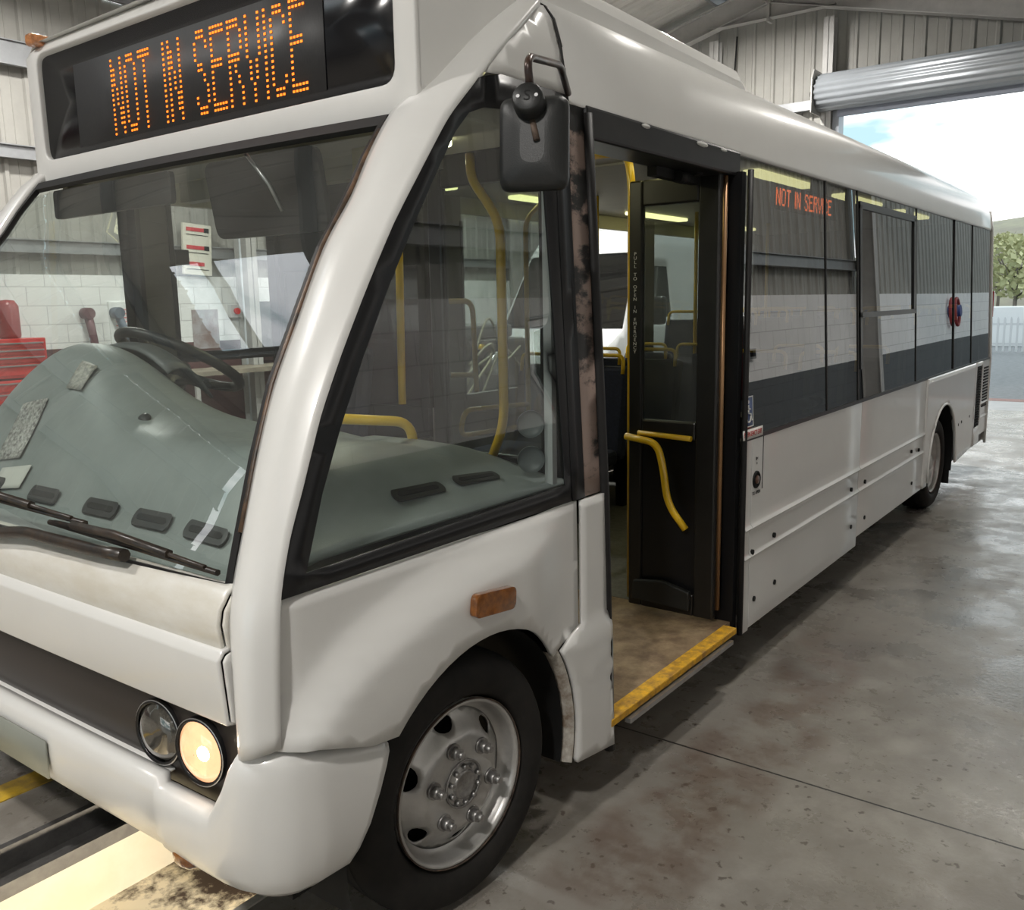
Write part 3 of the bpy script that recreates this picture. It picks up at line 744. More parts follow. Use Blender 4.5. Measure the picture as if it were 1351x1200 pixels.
for x in (3.0, 3.75, 4.5, 5.25, 6.0, 6.75, 7.4):
    for y in (W - .34, W - .80, .34, .80):
        if (x, y) == (3.0, W - .34): continue
        if y < 1 and x < 3.5: continue
        s_ = copy_tree(s0, bus); s_.location = (x, y, .29 + (.25 if x > 5 else 0))
build(MB().box((1.30, 1.28, .29), (1.33, W - .1, 1.25)).box((1.30, 1.27, 1.25), (1.335, 1.32, 2.38)).box((1.30, W - .16, 1.25), (1.335, W - .11, 2.38)).box((1.30, 1.3, 1.9), (1.33, W - .1, 2.38)), 'cab_partition', blackm, bus)
build(MB().box((1.31, 1.32, 1.25), (1.32, W - .16, 1.9)), 'partition_screen', glass('dark_screen', (.2, .2, .2), 1.4), bus)
build(MB().box((.62, 1.25, .29), (1.30, 1.28, 1.12)), 'cab_door', plastic, bus, bevel=.01)
# fare machine pedestal, visor, overhead locker
build(MB().prism(round_poly([(.62, 1.95), (1.18, 1.955), (1.18, 2.20), (.62, 2.20)], .04), lambda y, z, d: (.12 + d + (2.2 - z) * .15, y, z), 0, .02), 'sun_visor', black, bus)
build(MB().prism(round_poly([(1.38, 2.09), (2.2, 2.09), (2.2, 2.2), (1.38, 2.2)], .02), lambda y, z, d: (.12 + d, y, z), 0, .02), 'driver_blind', plastic, bus)
build(MB().box((.16, .2, 2.24), (.50, W - .2, 2.42)), 'overhead_locker', cream, bus, bevel=.01)
build(MB().box((.50, .5, 2.16), (.56, 1.9, 2.24)), 'locker_edge', cream, bus)
build(MB().box((.40, .62, 2.13), (.42, .76, 2.235)), 'locker_flap', mat('pale_yellow', (.55, .50, .22), .5), bus)
build(MB().tube([(.05, .86, 2.19), (.10, .82, 2.10), (.13, .80, 2.02)], .006, 8), 'visor_arm', alu, bus)
# ceiling lamps
for x in (1.9, 3.4, 4.9, 6.4):
    for y in (.42, W - .42):
        build(MB().box((x - .45, y - .05, 2.375), (x + .45, y + .05, 2.40)), 'saloon_lamp', emis('saloon_light', (1., .93, .42), 3.6), bus, bevel=.01)
build(MB().box((.75, 1.0, 2.365), (1.2, 1.3, 2.40)), 'cab_lamp', emis('cab_light', (1., .96, .62), 9.), bus, bevel=.01)

# --- handrails
def rail(name, pts, r_=.016, fil=.08, m=yellow): return build(MB().tube(fillet(pts, fil), r_, 12), name, m, bus)
rail('grab_rail', [(1.95, .85, 2.392), (1.95, .60, 2.392), (1.95, .575, 2.25), (1.95, .575, .29)], .019, .10)
rail('grab_rail', [(.0, .62, 1.395), (.0 + .36, .50, 1.345), (.37, .50, 1.20)], .0165, .06)
rail('grab_rail', [(.86, 1.0, 2.1), (.84, 1.0, 1.33)], .016)
rail('grab_rail', [(1.64, 1.9, 1.74), (2.40, 1.9, 1.74), (2.42, 1.9, 1.20)], .016)
rail('grab_rail', [(1.9, 1.9, 1.34), (2.41, 1.9, 1.30)], .016)
rail('grab_rail', [(3.2, 1.9, 2.4), (2.95, 1.9, 2.24), (2.95, 1.9, .95), ], .016)
rail('grab_rail', [(2.95, 1.9, 1.07), (2.3, 1.9, 1.10), (2.25, 1.9, .95), (2.95, 1.9, .93)], .016, .07)
for x in (3.4, 4.9, 6.4): rail('grab_rail', [(x, 1.65, 2.4), (x, 1.65, .75)], .015)

# --- doorway header and rear edge
build(MB().box((.72, .046, 2.225), (1.93, .20, 2.325)), 'door_header', mat('header_paint', (.010, .010, .012), .32, col2=(.018, .018, .018), nscale=10, spec=.35), bus, bevel=.01)
chip = mat('chipped_paint', (.5, .5, .48), .6)
for x, z, a_, b_ in ((1.10, 2.312, .03, .008), (1.55, 2.308, .05, .01), (1.75, 2.31, .03, .006)):
    sheet_obj('paint_chip', oval(x, z, a_, b_, 10), lambda x, z: (x, .044, z), chip, bus, step=.1, thick=.002)
build(MB().box((1.885, .02, .25), (1.925, .14, 2.24)), 'door_jamb', black, bus)
build(MB().tube([(1.935, .004, z) for z in (.22, .8, 1.4, 2.25)], .014, 8), 'jamb_rubber', rubber, bus)
build(MB().cyl((1.845, .075, .35), (1.845, .075, 2.24), .010), 'door_pivot_tube', mat('bronze_tube', (.35, .2, .1), .35, .6), bus)
build(MB().cyl((1.865, .10, .62), (1.865, .10, 1.75), .014), 'door_rod', yellow, bus)
build(MB().box((1.40, .16, 2.19), (1.78, .20, 2.235)).cyl((1.55, .15, 2.2), (1.62, .15, 2.2), .025).cyl((1.7, .13, 2.215), (1.7, .13, 2.27), .02), 'door_gear', blackm, bus)

# --- door leaves (open, turned inwards)
def leaf(x, y0, y1, z0, z1, sgn, name):
    """leaf standing across the doorway in the plane x; y0 outer edge, y1 inner edge"""
    e = empty(name, (0, 0, 0)); e.parent = bus; t = .018
    st = (.065, .095)  # inner, outer stile widths
    f = MB(); yi = y1 - st[0]; yo = y0 + st[1]
    f.box((x - t, yi, z0), (x + t, y1, z1)); f.box((x - t, y0, z0), (x + t, yo, z1)); f.box((x - t, yo, z1 - .11), (x + t, yi, z1)); f.box((x - t, yo, z0), (x + t, yi, z0 + .10)); f.box((x - t, yo, z0 + .80), (x + t, yi, z0 + .88))
    build(f, 'leaf_frame', mat('leaf_black', (.014, .013, .012), .32, noise=.3, nscale=12) if 'leaf_black' not in bpy.data.materials else bpy.data.materials['leaf_black'], e, bevel=.008)
    build(MB().box((x - .004, yo, z0 + .10), (x + .004, yi, z0 + .80)), 'lower_panel', black, e)
    build(MB().box((x - .003, yo, z0 + .88), (x - .002, yi, z1 - .11)), 'leaf_glass', g_door, e)
    k = MB(); k.prism([(y1 - .03, z0 + .04), (y1 - .04, z0 + .13), (y0 + .24, z0 + .15), (y0 + .1, z0 + .12), (y0 + .1, z0 + .03)], lambda y, z, d: (x + sgn * d, y, z), .02, .05)
    build(k, 'kick_guard', plastic, e, bevel=.008)
    return e
lf = leaf(1.81, .075, .50, .315, 2.235, -1, 'door_leaf')
build(MB().tube(fillet([(1.77, .50, 1.115), (1.745, .33, 1.10), (1.745, .30, 1.0), (1.745, .275, .83), (1.77, .20, .72)], .07), .0165, 12), 'leaf_rail', yellow, lf)
build(MB().tube([(1.775, .44, 1.135), (1.775, .18, 1.125)], .012, 10), 'leaf_cross_rail', yellow, lf)
white_t = mat('white_lettering', (.75, .75, .72), .5)
# lettering stacked down the inner stile, read by someone standing in front
Mt = Matrix(((0, 0, -1, 1.7905), (-1, 0, 0, .468), (0, 1, 0, 1.69), (0, 0, 0, 1)))
S = 'PULL TO OPEN IN EMERGENCY'
for i, ch in enumerate(S):
    pass
cu_ = list(S)
stk = MB()
text_obj('emergency_lettering', cu_, .0205, Mt @ Matrix.Translation((0, .02, 0)) , white_t, lf, stack=True, line=.87, sx=1.15)
lf2 = leaf(.72, .13, .71, .315, 2.235, 1, 'door_leaf')
build(MB().tube(fillet([(.68, .485, 2.22), (.67, .475, 2.14), (.67, .355, 1.99), (.67, .355, 1.31), (.685, .44, 1.15)], .07), .0165, 12), 'leaf_rail', yellow, lf2)
for z in (1.30, 1.185): build(MB().lathe([(.001, -.012), (.035, -.010), (.044, 0), (.044, .006)], frame((.54, .15, z + .04), (-.7, -.7, 0)), 28), 'round_pad', mat('pad_grey', (.16, .18, .18), .4) if 'pad_grey' not in bpy.data.materials else bpy.data.materials['pad_grey'], bus)

# --- mirror
mr = empty('door_mirror', (0, 0, 0)); mr.parent = bus
build(MB().tube(fillet([(.60, .035, 2.335), (.40, -.07, 2.36), (.09, -.19, 2.30), (.062, -.203, 2.275), (.078, -.199, 2.222)], .04), .010, 10), 'mirror_arm', mat('arm_tube', (.02, .02, .024), .3, .3, col2=(.10, .05, .03), nscale=9), mr)
Mm = frame((.112, -.186, 2.10), (-.90, -.42, .10), (0, 0, 1))   # local x up, z facing forward
hs = MB()
sec = [(.084, .110, .0), (.086, .112, .006), (.084, .110, .022), (.070, .096, .036), (.03, .05, .042)]
def msec(a_, b_, d):
    o_ = []
    for (px_, py_) in round_poly([(-b_, -a_), (b_, -a_), (b_, a_), (-b_, a_)], .03, 5): o_.append(Mm @ Vector((px_, py_, d)))
    return o_
rings = [msec(*q) for q in sec]; q = len(rings[0]); v = [p for r_ in rings for p in r_]
hs.add(v, [(i * q + j, i * q + (j + 1) % q, (i + 1) * q + (j + 1) % q, (i + 1) * q + j) for i in range(len(rings) - 1) for j in range(q)], True)
hs.add(rings[-1], [tuple(range(q))]); hs.add(rings[0], [tuple(range(q))[::-1]])
build(hs, 'mirror_housing', plastic, mr)
build(MB().add(msec(.078, .104, -.003), [tuple(range(q))]), 'mirror_glass', mat('mirror', (.8, .8, .8), .02, 1.), mr)
Hc = Mm @ Vector((.082, .006, .02)); Hn = (Mm.to_3x3() @ Vector((.25, 0, 1))).normalized()
hub = MB().lathe([(.038, 0), (.039, .03), (.037, .054), (.033, .058), (.001, .058)], frame(Hc, Hn), 28); build(hub, 'mirror_clamp', plastic, mr)
text_obj('clamp_letter', 'S', .04, frame(Hc + Hn * .0585, Hn, -Vector((Hn.cross(Vector((0, 0, 1))))) ), blackm, mr, .0008)
ws_ = MB()
for s_ in (-1, 1):
    p = Hc + Hn * .0575 + Hn.cross(Vector((0, 0, 1))).normalized() * s_ * .022; ws_.cyl(p, p + Hn * .002, .0045, 10)
build(ws_, 'clamp_screw', alu, mr)
build(MB().cyl(Mm @ Vector((.05, -.0, .038)), Mm @ Vector((-.0, -.012, .045)), .008), 'clamp_stub', rust, mr)

# --- signs by the door
sheet_obj('wheelchair_sign', rect(1.925, 1.165, 2.025, 1.30), lambda x, z: near(x, z, -.001), mat('sign_blue', (.03, .07, .22), .4), bus, step=.2, thick=.002)
fr = MB(); wl = white_t
def ns(x, z, d=-.0035): return near(x, z, d)
def nring(name, poly_o, poly_i, m, d=-.0035):
    a_ = [ns(x, z, d) for x, z in poly_o]; b_ = [ns(x, z, d) for x, z in poly_i]; n_ = len(a_)
    build(MB().add(a_ + b_, [(i, (i + 1) % n_, (i + 1) % n_ + n_, i + n_) for i in range(n_)]), name, m, bus, solid=.001)
nring('sign_edge', rect(1.925, 1.165, 2.025, 1.30), rect(1.93, 1.17, 2.02, 1.295), wl)
mb = MB(); T_ = lambda pts: mb.tube([ns(x, z) for x, z in pts], .0035, 6)
mb.cyl(ns(1.972, 1.276, -.002), ns(1.972, 1.276, -.005), .008, 12)
T_([(1.972, 1.262), (1.974, 1.225), (1.997, 1.222), (2.006, 1.192), (2.013, 1.196)]); T_([(1.973, 1.245), (1.993, 1.243)])
T_([(1.966, 1.238), (1.952, 1.225), (1.95, 1.205), (1.962, 1.188), (1.98, 1.186), (1.993, 1.198), (1.996, 1.212)])
build(mb, 'wheelchair_symbol', wl, bus)
sheet_obj('exit_sign', rect(1.905, 1.112, 2.13, 1.155), lambda x, z: near(x, z, -.004), mat('sign_white', (.7, .68, .64), .5), bus, step=.3, thick=.002)
red_t = mat('red_lettering', (.45, .02, .02), .5)
def Mside(x, z, d=-.0055): return Matrix(((1, 0, 0, x), (0, 0, -1, ys(z) + d), (0, 1, 0, z), (0, 0, 0, 1)))
text_obj('exit_lettering', 'EMERGENCY EXIT', .032, Mside(2.017, 1.133), red_t, bus, sx=.80)
mb = MB().lathe([(.040, 0), (.040, .006), (.034, .010), (.030, .004), (.001, .004)], frame((2.07, -.0, .915), (0, -1, 0)), 28); build(mb, 'door_button', blackm, bus)
build(MB().lathe([(.02, .004), (.018, .012), (.001, .013)], frame((2.07, 0, .915), (0, -1, 0)), 20), 'button_cap', mat('button_dark', (.10, .05, .035), .3), bus)
text_obj('button_lettering', 'TO OPEN', .022, Mside(2.07, .855, -.004), blackm, bus)
text_obj('button_lettering', '8<\n+', .022, Mside(2.07, 1.0, -.004), blackm, bus)
build(MB().box((2.145, -.002, .86), (2.149, .004, 1.105)), 'flap_gap', blackm, bus)
# things lying on the sill inside the first side window
build(MB().tube(bez([(1.975, .05, 1.75), (1.98, .045, 1.5), (1.985, .045, 1.42), (1.995, .045, 1.35), (1.992, .045, 1.28)], 4), .006, 8), 'red_cable', mat('cable_red', (.12, .01, .015), .4), bus)

sill = MB().prism([(2.05, 1.125), (2.14, 1.125), (2.30, 1.19), (2.02, 1.20)], lambda x, z, d: (x, d, z), .05, .16); build(sill, 'sill_box', blackm, bus)
for x in (2.82, 2.96): build(MB().cyl((x, .10, 1.165), (x + .09, .06, 1.175), .030, 16).cyl((x + .09, .06, 1.175), (x + .2, .06, 1.16), .02, 12), 'belt_buckle', plastic, bus)
# --- wipers
wi = mat('wiper_black', (.014, .014, .014), .35, col2=(.05, .035, .025), nscale=30)
def wz(y, dz_): return dz_
def wiper(arm, blade):
    e = empty('wiper', (0, 0, 0)); e.parent = bus
    build(MB().tube(fillet(arm, .04), .017, 8), 'wiper_arm', wi, e)
    a_, b_ = Vector(blade[0]), Vector(blade[1]); d = (b_ - a_)
    mb = MB(); n_ = Vector((-.6, 0, .75)).normalized()
    mb.tube([a_, b_], .008, 6); mb.tube([a_ + d * .05 + n_ * .010, a_ + d * .3 + n_ * .026, a_ + d * .5 + n_ * .034, a_ + d * .7 + n_ * .026, a_ + d * .95 + n_ * .010], .006, 6)
    mb.tube([a_ + d * .2 + n_ * .022, a_ + d * .5 + n_ * .040, a_ + d * .78 + n_ * .022], .012, 6)
    build(mb, 'wiper_blade', wi, e)
wiper([(-.655, 1.50, 1.10), (-.68, 1.22, 1.10), (-.67, .97, 1.135), (-.66, .62, 1.135), (-.655, .50, 1.14)], [(-.635, .90, 1.165), (-.625, .17, 1.145)])
wiper([(-.65, 2.1, 1.10), (-.66, 1.7, 1.16), (-.66, 1.3, 1.19)], [(-.645, 1.85, 1.20), (-.63, .72, 1.185)])

# ================================================================== WORKSHOP
YN, YO, XF, XE = -2.6, 9.5, -8.0, 13.3      # near wall, far wall, front wall, end wall
AP = (4.25, 6.75); SL = .25
def roof_z(y): return AP[1] - SL * abs(y - AP[0])
# floor material
fm = bpy.data.materials.new('concrete_floor'); N, L = nt(fm); b = N['Principled BSDF']
tc = N.new('ShaderNodeTexCoord'); sx = N.new('ShaderNodeSeparateXYZ'); L.new(tc.outputs['Object'], sx.inputs[0])
def noise(scale, det=6, rough=.65, src=None):
    n = N.new('ShaderNodeTexNoise'); n.inputs['Scale'].default_value = scale; n.inputs['Detail'].default_value = det; n.inputs['Roughness'].default_value = rough
    L.new(src or tc.outputs['Object'], n.inputs['Vector']); return n.outputs['Fac']
def mth(op, a_, b_=None, c_=None):
    m_ = N.new('ShaderNodeMath'); m_.operation = op; m_.use_clamp = False
    for i, q in enumerate((a_, b_, c_)):
        if q is None: continue
        if isinstance(q, (int, float)): m_.inputs[i].default_value = q
        else: L.new(q, m_.inputs[i])
    return m_.outputs[0]
def rng(a_, f0, f1, t0=0., t1=1.):
    m_ = N.new('ShaderNodeMapRange'); L.new(a_, m_.inputs[0]); m_.inputs['From Min'].default_value = f0; m_.inputs['From Max'].default_value = f1; m_.inputs['To Min'].default_value = t0; m_.inputs['To Max'].default_value = t1; m_.interpolation_type = 'SMOOTHSTEP'; return m_.outputs[0]
def mixc(f_, a_, b_):
    m_ = N.new('ShaderNodeMix'); m_.data_type = 'RGBA'; L.new(f_, m_.inputs['Factor'])
    for k_, q in ((6, a_), (7, b_)):
        if isinstance(q, tuple): m_.inputs[k_].default_value = (*q, 1)
        else: L.new(q, m_.inputs[k_])
    return m_.outputs[2]
big = noise(.9, 5); med = noise(5, 6); fine = noise(45, 4); speck = noise(22, 3, .5)
base = mixc(rng(big, .35, .65), (.195, .175, .150), (.25, .232, .205))
base = mixc(rng(med, .40, .70), base, (.30, .28, .25))
base = mixc(mth('MULTIPLY', rng(speck, .63, .70), .7), base, (.05, .032, .024))
# tyre-mud band running beside the bus
wob = mth('MULTIPLY', mth('SUBTRACT', big, .5), .35)
yb = mth('ADD', mth('ADD', sx.outputs['Y'], wob), mth('MULTIPLY', sx.outputs['X'], -.0))
band = mth('MULTIPLY', rng(yb, -.52, -.40), rng(yb, -.02, -.12))
band = mth('MULTIPLY', band, mth('MULTIPLY', rng(sx.outputs['X'], .0, .4), rng(sx.outputs['X'], 3.4, 2.2)))
wv = N.new('ShaderNodeTexWave'); wv.inputs['Scale'].default_value = 6.; wv.inputs['Distortion'].default_value = 2.5; wv.inputs['Detail'].default_value = 3; wv.bands_direction = 'X'
L.new(tc.outputs['Object'], wv.inputs['Vector'])
band = mth('MULTIPLY', band, mth('ADD', mth('MULTIPLY', rng(med, .38, .62), .75), mth('MULTIPLY', wv.outputs['Fac'], .08)))
base = mixc(mth('MULTIPLY', band, .85), base, (.105, .062, .042))
# puddle stain
dx = mth('MULTIPLY', mth('SUBTRACT', sx.outputs['X'], 2.62), 2.3); dy = mth('MULTIPLY', mth('SUBTRACT', sx.outputs['Y'], -1.15), 3.0)
dd = mth('ADD', mth('SQRT', mth('ADD', mth('MULTIPLY', dx, dx), mth('MULTIPLY', dy, dy))), mth('MULTIPLY', med, .6))
pud = rng(dd, 1.30, 1.0)
base = mixc(mth('MULTIPLY', pud, .5), base, (.12, .10, .06))
# wet patches further back
wet = mth('MULTIPLY', rng(noise(1.6, 6, .6), .50, .66), mth('MULTIPLY', rng(sx.outputs['X'], 1.8, 2.6), rng(sx.outputs['Y'], -1.0, -.5)))
base = mixc(mth('MULTIPLY', wet, .5), base, (.08, .075, .075))
# slab joints
jx = mth('ADD', sx.outputs['X'], mth('MULTIPLY', mth('SUBTRACT', fine, .5), .006))
def joint(x0, axis): return mth('LESS_THAN', mth('ABSOLUTE', mth('SUBTRACT', axis, x0)), .0045)
jj = mth('MAXIMUM', joint(1.235, jx), mth('MAXIMUM', joint(7.68, jx), mth('MAXIMUM', joint(-5.2, jx), joint(-.62, mth('ADD', sx.outputs['Y'], mth('MULTIPLY', mth('SUBTRACT', sx.outputs['X'], 7.5), .06))))))
jj2 = mth('MAXIMUM', joint(1.235, jx), mth('MAXIMUM', joint(7.68, jx), joint(-5.2, jx)))
base = mixc(jj2, base, (.02, .018, .016))
L.new(base, b.inputs['Base Color'])
ro = mth('SUBTRACT', rng(noise(2.2, 7, .7), .35, .65, .20, .46), mth('MULTIPLY', wet, .16)); ro = mth('SUBTRACT', ro, mth('MULTIPLY', pud, .2)); L.new(ro, b.inputs['Roughness'])
bp = N.new('ShaderNodeBump'); bp.inputs['Strength'].default_value = .25; bp.inputs['Distance'].default_value = .004
L.new(mth('SUBTRACT', mth('ADD', fine, mth('MULTIPLY', med, 2.)), mth('MULTIPLY', jj2, 3.)), bp.inputs['Height']); L.new(bp.outputs[0], b.inputs['Normal'])

PX0, PX1, PY0, PY1 = -3.6, 5.2, .56, 1.44
flo = MB()
def slab(x0, y0, x1, y1): flo.box((x0, y0, -.12), (x1, y1, 0))
slab(XF, YN, XE, PY0); slab(XF, PY1, XE, YO); slab(XF, PY0, PX0, PY1); slab(PX1, PY0, XE, PY1)
tag(build(flo, 'floor', fm), 'grey stained concrete workshop floor around the pit', kind='structure')
pitw = mat('pit_white', (.82, .78, .68), .4, col2=(.74, .68, .55), nscale=3.)
pw = MB()
pw.box((PX0, PY1, -.45), (PX1, PY1 + .1, -.10)); pw.box((PX0, PY0 - .1, -.45), (PX1, PY0, -.10)); pw.box((PX0 - .1, PY0, -.45), (PX0, PY1, -.1)); pw.box((PX1, PY0, -.45), (PX1 + .1, PY1, -.1))
tag(build(pw, 'wall_pit', pitw), 'white painted inspection pit walls', kind='structure')
lm = mat('pit_ledge', (.74, .66, .50), .7, col2=(.70, .60, .42), nscale=4); Nn, Ll = lm.node_tree.nodes, lm.node_tree.links
tcx = Nn.new('ShaderNodeTexCoord'); sxx = Nn.new('ShaderNodeSeparateXYZ'); Ll.new(tcx.outputs['Object'], sxx.inputs[0]); nz = Nn.new('ShaderNodeTexNoise'); nz.inputs['Scale'].default_value = 7.; nz.inputs['Detail'].default_value = 7; nz.inputs['Roughness'].default_value = .7; Ll.new(tcx.outputs['Object'], nz.inputs['Vector'])
m1 = Nn.new('ShaderNodeMapRange'); m1.inputs['From Min'].default_value = -.55; m1.inputs['From Max'].default_value = .1; m1.inputs['To Min'].default_value = -.25; m1.inputs['To Max'].default_value = .12; Ll.new(sxx.outputs['X'], m1.inputs[0])
m2_ = Nn.new('ShaderNodeMath'); m2_.operation = 'ADD'; Ll.new(nz.outputs['Fac'], m2_.inputs[0]); Ll.new(m1.outputs[0], m2_.inputs[1]); cr = Nn.new('ShaderNodeValToRGB'); cr.color_ramp.elements[0].position = .42; cr.color_ramp.elements[0].color = (.74, .66, .50, 1); cr.color_ramp.elements[1].position = .56; cr.color_ramp.elements[1].color = (.05, .03, .02, 1)
Ll.new(m2_.outputs[0], cr.inputs[0]); Ll.new(cr.outputs[0], Nn['Principled BSDF'].inputs['Base Color'])
tag(build(MB().box((PX0, PY0, -.45), (PX1, PY1, -.37)), 'floor_pit', lm), 'white painted and muddy shallow floor of the pit', kind='structure')
steel = mat('pit_steel', (.16, .155, .15), .5, .5, noise=.35, nscale=20)
rl = MB(); rl.box((PX0, PY1 - .005, -.10), (PX1, PY1 + .022, .006)); rl.box((PX0, PY1 - .14, -.075), (PX1, PY1 - .12, -.035)); rl.box((PX0, PY1 - .14, -.085), (PX1, PY1, -.075))
tag(build(rl, 'trim_1', steel), 'steel channel rail along the far pit edge', kind='structure')
rl = MB(); rl.box((PX0, PY0 - .022, -.10), (PX1, PY0 + .006, .006))
tag(build(rl, 'trim_2', mat('pit_edge_white', (.6, .57, .5), .5, noise=.3, nscale=12)), 'steel angle along the near pit edge', kind='structure')
yl_ = MB().add([(PX0, 1.62, .003), (-.1, 1.62, .003), (-.1, 1.76, .003), (PX0, 1.76, .003)], [(0, 1, 2, 3)])
tag(build(MB().box((-3.5, 1.74, .0), (.6, 1.86, .004)), 'floor_marking', mat('floor_yellow', (.75, .48, .03), .6, col2=(.3, .2, .05), nscale=9)), 'yellow painted line on the floor beside the pit', 'floor marking')

# cladding
clad = mat('grey_cladding', (.33, .325, .30), .5, noise=.12, nscale=3, spec=.3)
cladr = mat('roof_cladding', (.52, .51, .48), .5, noise=.12, nscale=3, spec=.3)
def rib(t, pitch=.333, h=.03):
    u = (t % pitch) / pitch
    return h if u < .12 else (h * (1 - (u - .12) / .06) if u < .18 else (0 if u < .94 else h * (u - .94) / .06))
def ribstops(a_, b_, pitch=.333):
    o = []; k = math.floor(a_ / pitch)
    while k * pitch < b_:
        for q in (0, .12, .18, .50, .52, .54, .94):
            t = (k + q) * pitch
            if a_ < t < b_: o.append(t)
        k += 1
    return [a_] + o + [b_]
def ribh(t):
    u = (t % .333) / .333
    return .03 * (1 if u < .121 else max(0, 1 - (u - .12) / .06) if u < .18 else (.0 if u < .939 else (u - .94) / .06)) + (.006 if abs(u - .52) < .015 else 0)
def clad_x(name, y, z0, z1, x0, x1, sgn, label, m=clad, holes=()):
    mb = MB(); st_ = ribstops(x0, x1); mb.grid(lambda x, z: (x, y + sgn * ribh(x), z), st_, [z0, z1], False)
    return tag(build(mb, name, m, solid=.004), label, kind='structure')
clad_x('wall_left', YO + .12, 2.17, roof_z(YO) + .1, XF, XE, -1, 'grey profiled sheet wall behind the bus above white blockwork')
clad_x('wall_right', YN - .12, 2.02, roof_z(YN) + .1, XF, XE, 1, 'grey profiled sheet wall facing the open bus door')
# end wall sheet with door opening
OY0, OY1, OZ = -2.45, 3.17, 4.57
ew = MB(); st_ = ribstops(YN, YO)
def ewstrip(y0, y1, zb):
    s2 = [y for y in st_ if y0 < y < y1]; s2 = [y0] + s2 + [y1]
    ew.grid(lambda y, k: (XE + .12 - ribh(y), y, zb if k == 0 else roof_z(y) + .05), s2, range(2), False)
ewstrip(OY1, YO, 0); ewstrip(OY0, OY1, OZ + .1); ewstrip(YN, OY0, 0)
tag(build(ew, 'wall_back', clad, solid=.004), 'grey profiled sheet gable wall around the roller door', kind='structure')
fwm = MB()
def fwstrip(y0, y1, zb):
    s2 = [y for y in st_ if y0 < y < y1]; s2 = [y0] + s2 + [y1]
    fwm.grid(lambda y, k: (XF - .12 + ribh(y), y, zb if k == 0 else roof_z(y) + .05), s2, range(2), False)
fwstrip(YN, -1.6, 0); fwstrip(-1.6, 3.2, 3.0); fwstrip(3.2, YO, 0)
tag(build(fwm, 'wall_front', clad, solid=.004), 'grey profiled sheet gable wall', kind='structure')
# blockwork
def block_mat(name, upper, lower, zsplit, ax):
    m = bpy.data.materials.new(name); global N, L
    N, L = nt(m); b = N['Principled BSDF']; tc_ = N.new('ShaderNodeTexCoord'); s_ = N.new('ShaderNodeSeparateXYZ'); L.new(tc_.outputs['Object'], s_.inputs[0])
    cmb = N.new('ShaderNodeCombineXYZ'); L.new(s_.outputs[ax], cmb.inputs['X']); L.new(s_.outputs['Z'], cmb.inputs['Y'])
    br = N.new('ShaderNodeTexBrick'); br.inputs['Scale'].default_value = 1.; br.inputs['Brick Width'].default_value = .45; br.inputs['Row Height'].default_value = .225; br.inputs['Mortar Size'].default_value = .006; br.inputs['Mortar Smooth'].default_value = .3
    L.new(cmb.outputs[0], br.inputs['Vector'])
    n = N.new('ShaderNodeTexNoise'); n.inputs['Scale'].default_value = 2.5; n.inputs['Detail'].default_value = 5; L.new(tc_.outputs['Object'], n.inputs['Vector'])
    gt = N.new('ShaderNodeMath'); gt.operation = 'GREATER_THAN'; L.new(s_.outputs['Z'], gt.inputs[0]); gt.inputs[1].default_value = zsplit
    mx = N.new('ShaderNodeMix'); mx.data_type = 'RGBA'; L.new(gt.outputs[0], mx.inputs['Factor']); mx.inputs[6].default_value = (*lower, 1); mx.inputs[7].default_value = (*upper, 1)
    m2 = N.new('ShaderNodeMix'); m2.data_type = 'RGBA'; m2.blend_type = 'MULTIPLY'; m2.inputs['Factor'].default_value = .22; L.new(mx.outputs[2], m2.inputs[6]); L.new(n.outputs['Fac'], m2.inputs[7])
    m3 = N.new('ShaderNodeMix'); m3.data_type = 'RGBA'; m3.blend_type = 'MULTIPLY'; mu = N.new('ShaderNodeMath'); mu.operation = 'MULTIPLY'; mu.inputs[1].default_value = .35; L.new(br.outputs['Fac'], mu.inputs[0]); L.new(mu.outputs[0], m3.inputs['Factor'])
    L.new(m2.outputs[2], m3.inputs[6]); m3.inputs[7].default_value = (.1, .1, .1, 1); L.new(m3.outputs[2], b.inputs['Base Color']); b.inputs['Roughness'].default_value = .55
    bp = N.new('ShaderNodeBump'); bp.inputs['Strength'].default_value = .5; bp.inputs['Distance'].default_value = .006; bp.invert = True; L.new(br.outputs['Fac'], bp.inputs['Height']); L.new(bp.outputs[0], b.inputs['Normal'])
    return m
bm_off = block_mat('block_maroon', (.84, .85, .85), (.10, .035, .035), 1.28, 'X')
bm_near = block_mat('block_grey', (.86, .85, .84), (.075, .08, .085), 1.0, 'X')
tag(build(MB().box((XF, YO, 0), (XE, YO + .1, 2.17)), 'wall_left', bm_off), 'white over maroon painted block wall', kind='structure')
tag(build(MB().box((XF, YN - .1, 0), (XE, YN, 2.02)), 'wall_right', bm_near), 'white over dark grey painted block wall', kind='structure')
tag(build(MB().box((XE + .3, YN - .1, 0), (27, YN, 2.02)), 'wall_right', bm_near), 'white over dark grey block wall continuing outside past the doorway', kind='structure')
clad_x('wall_right', YN - .12, 2.02, 5.2, XE + .3, 27, 1, 'grey profiled sheet wall continuing outside past the doorway')
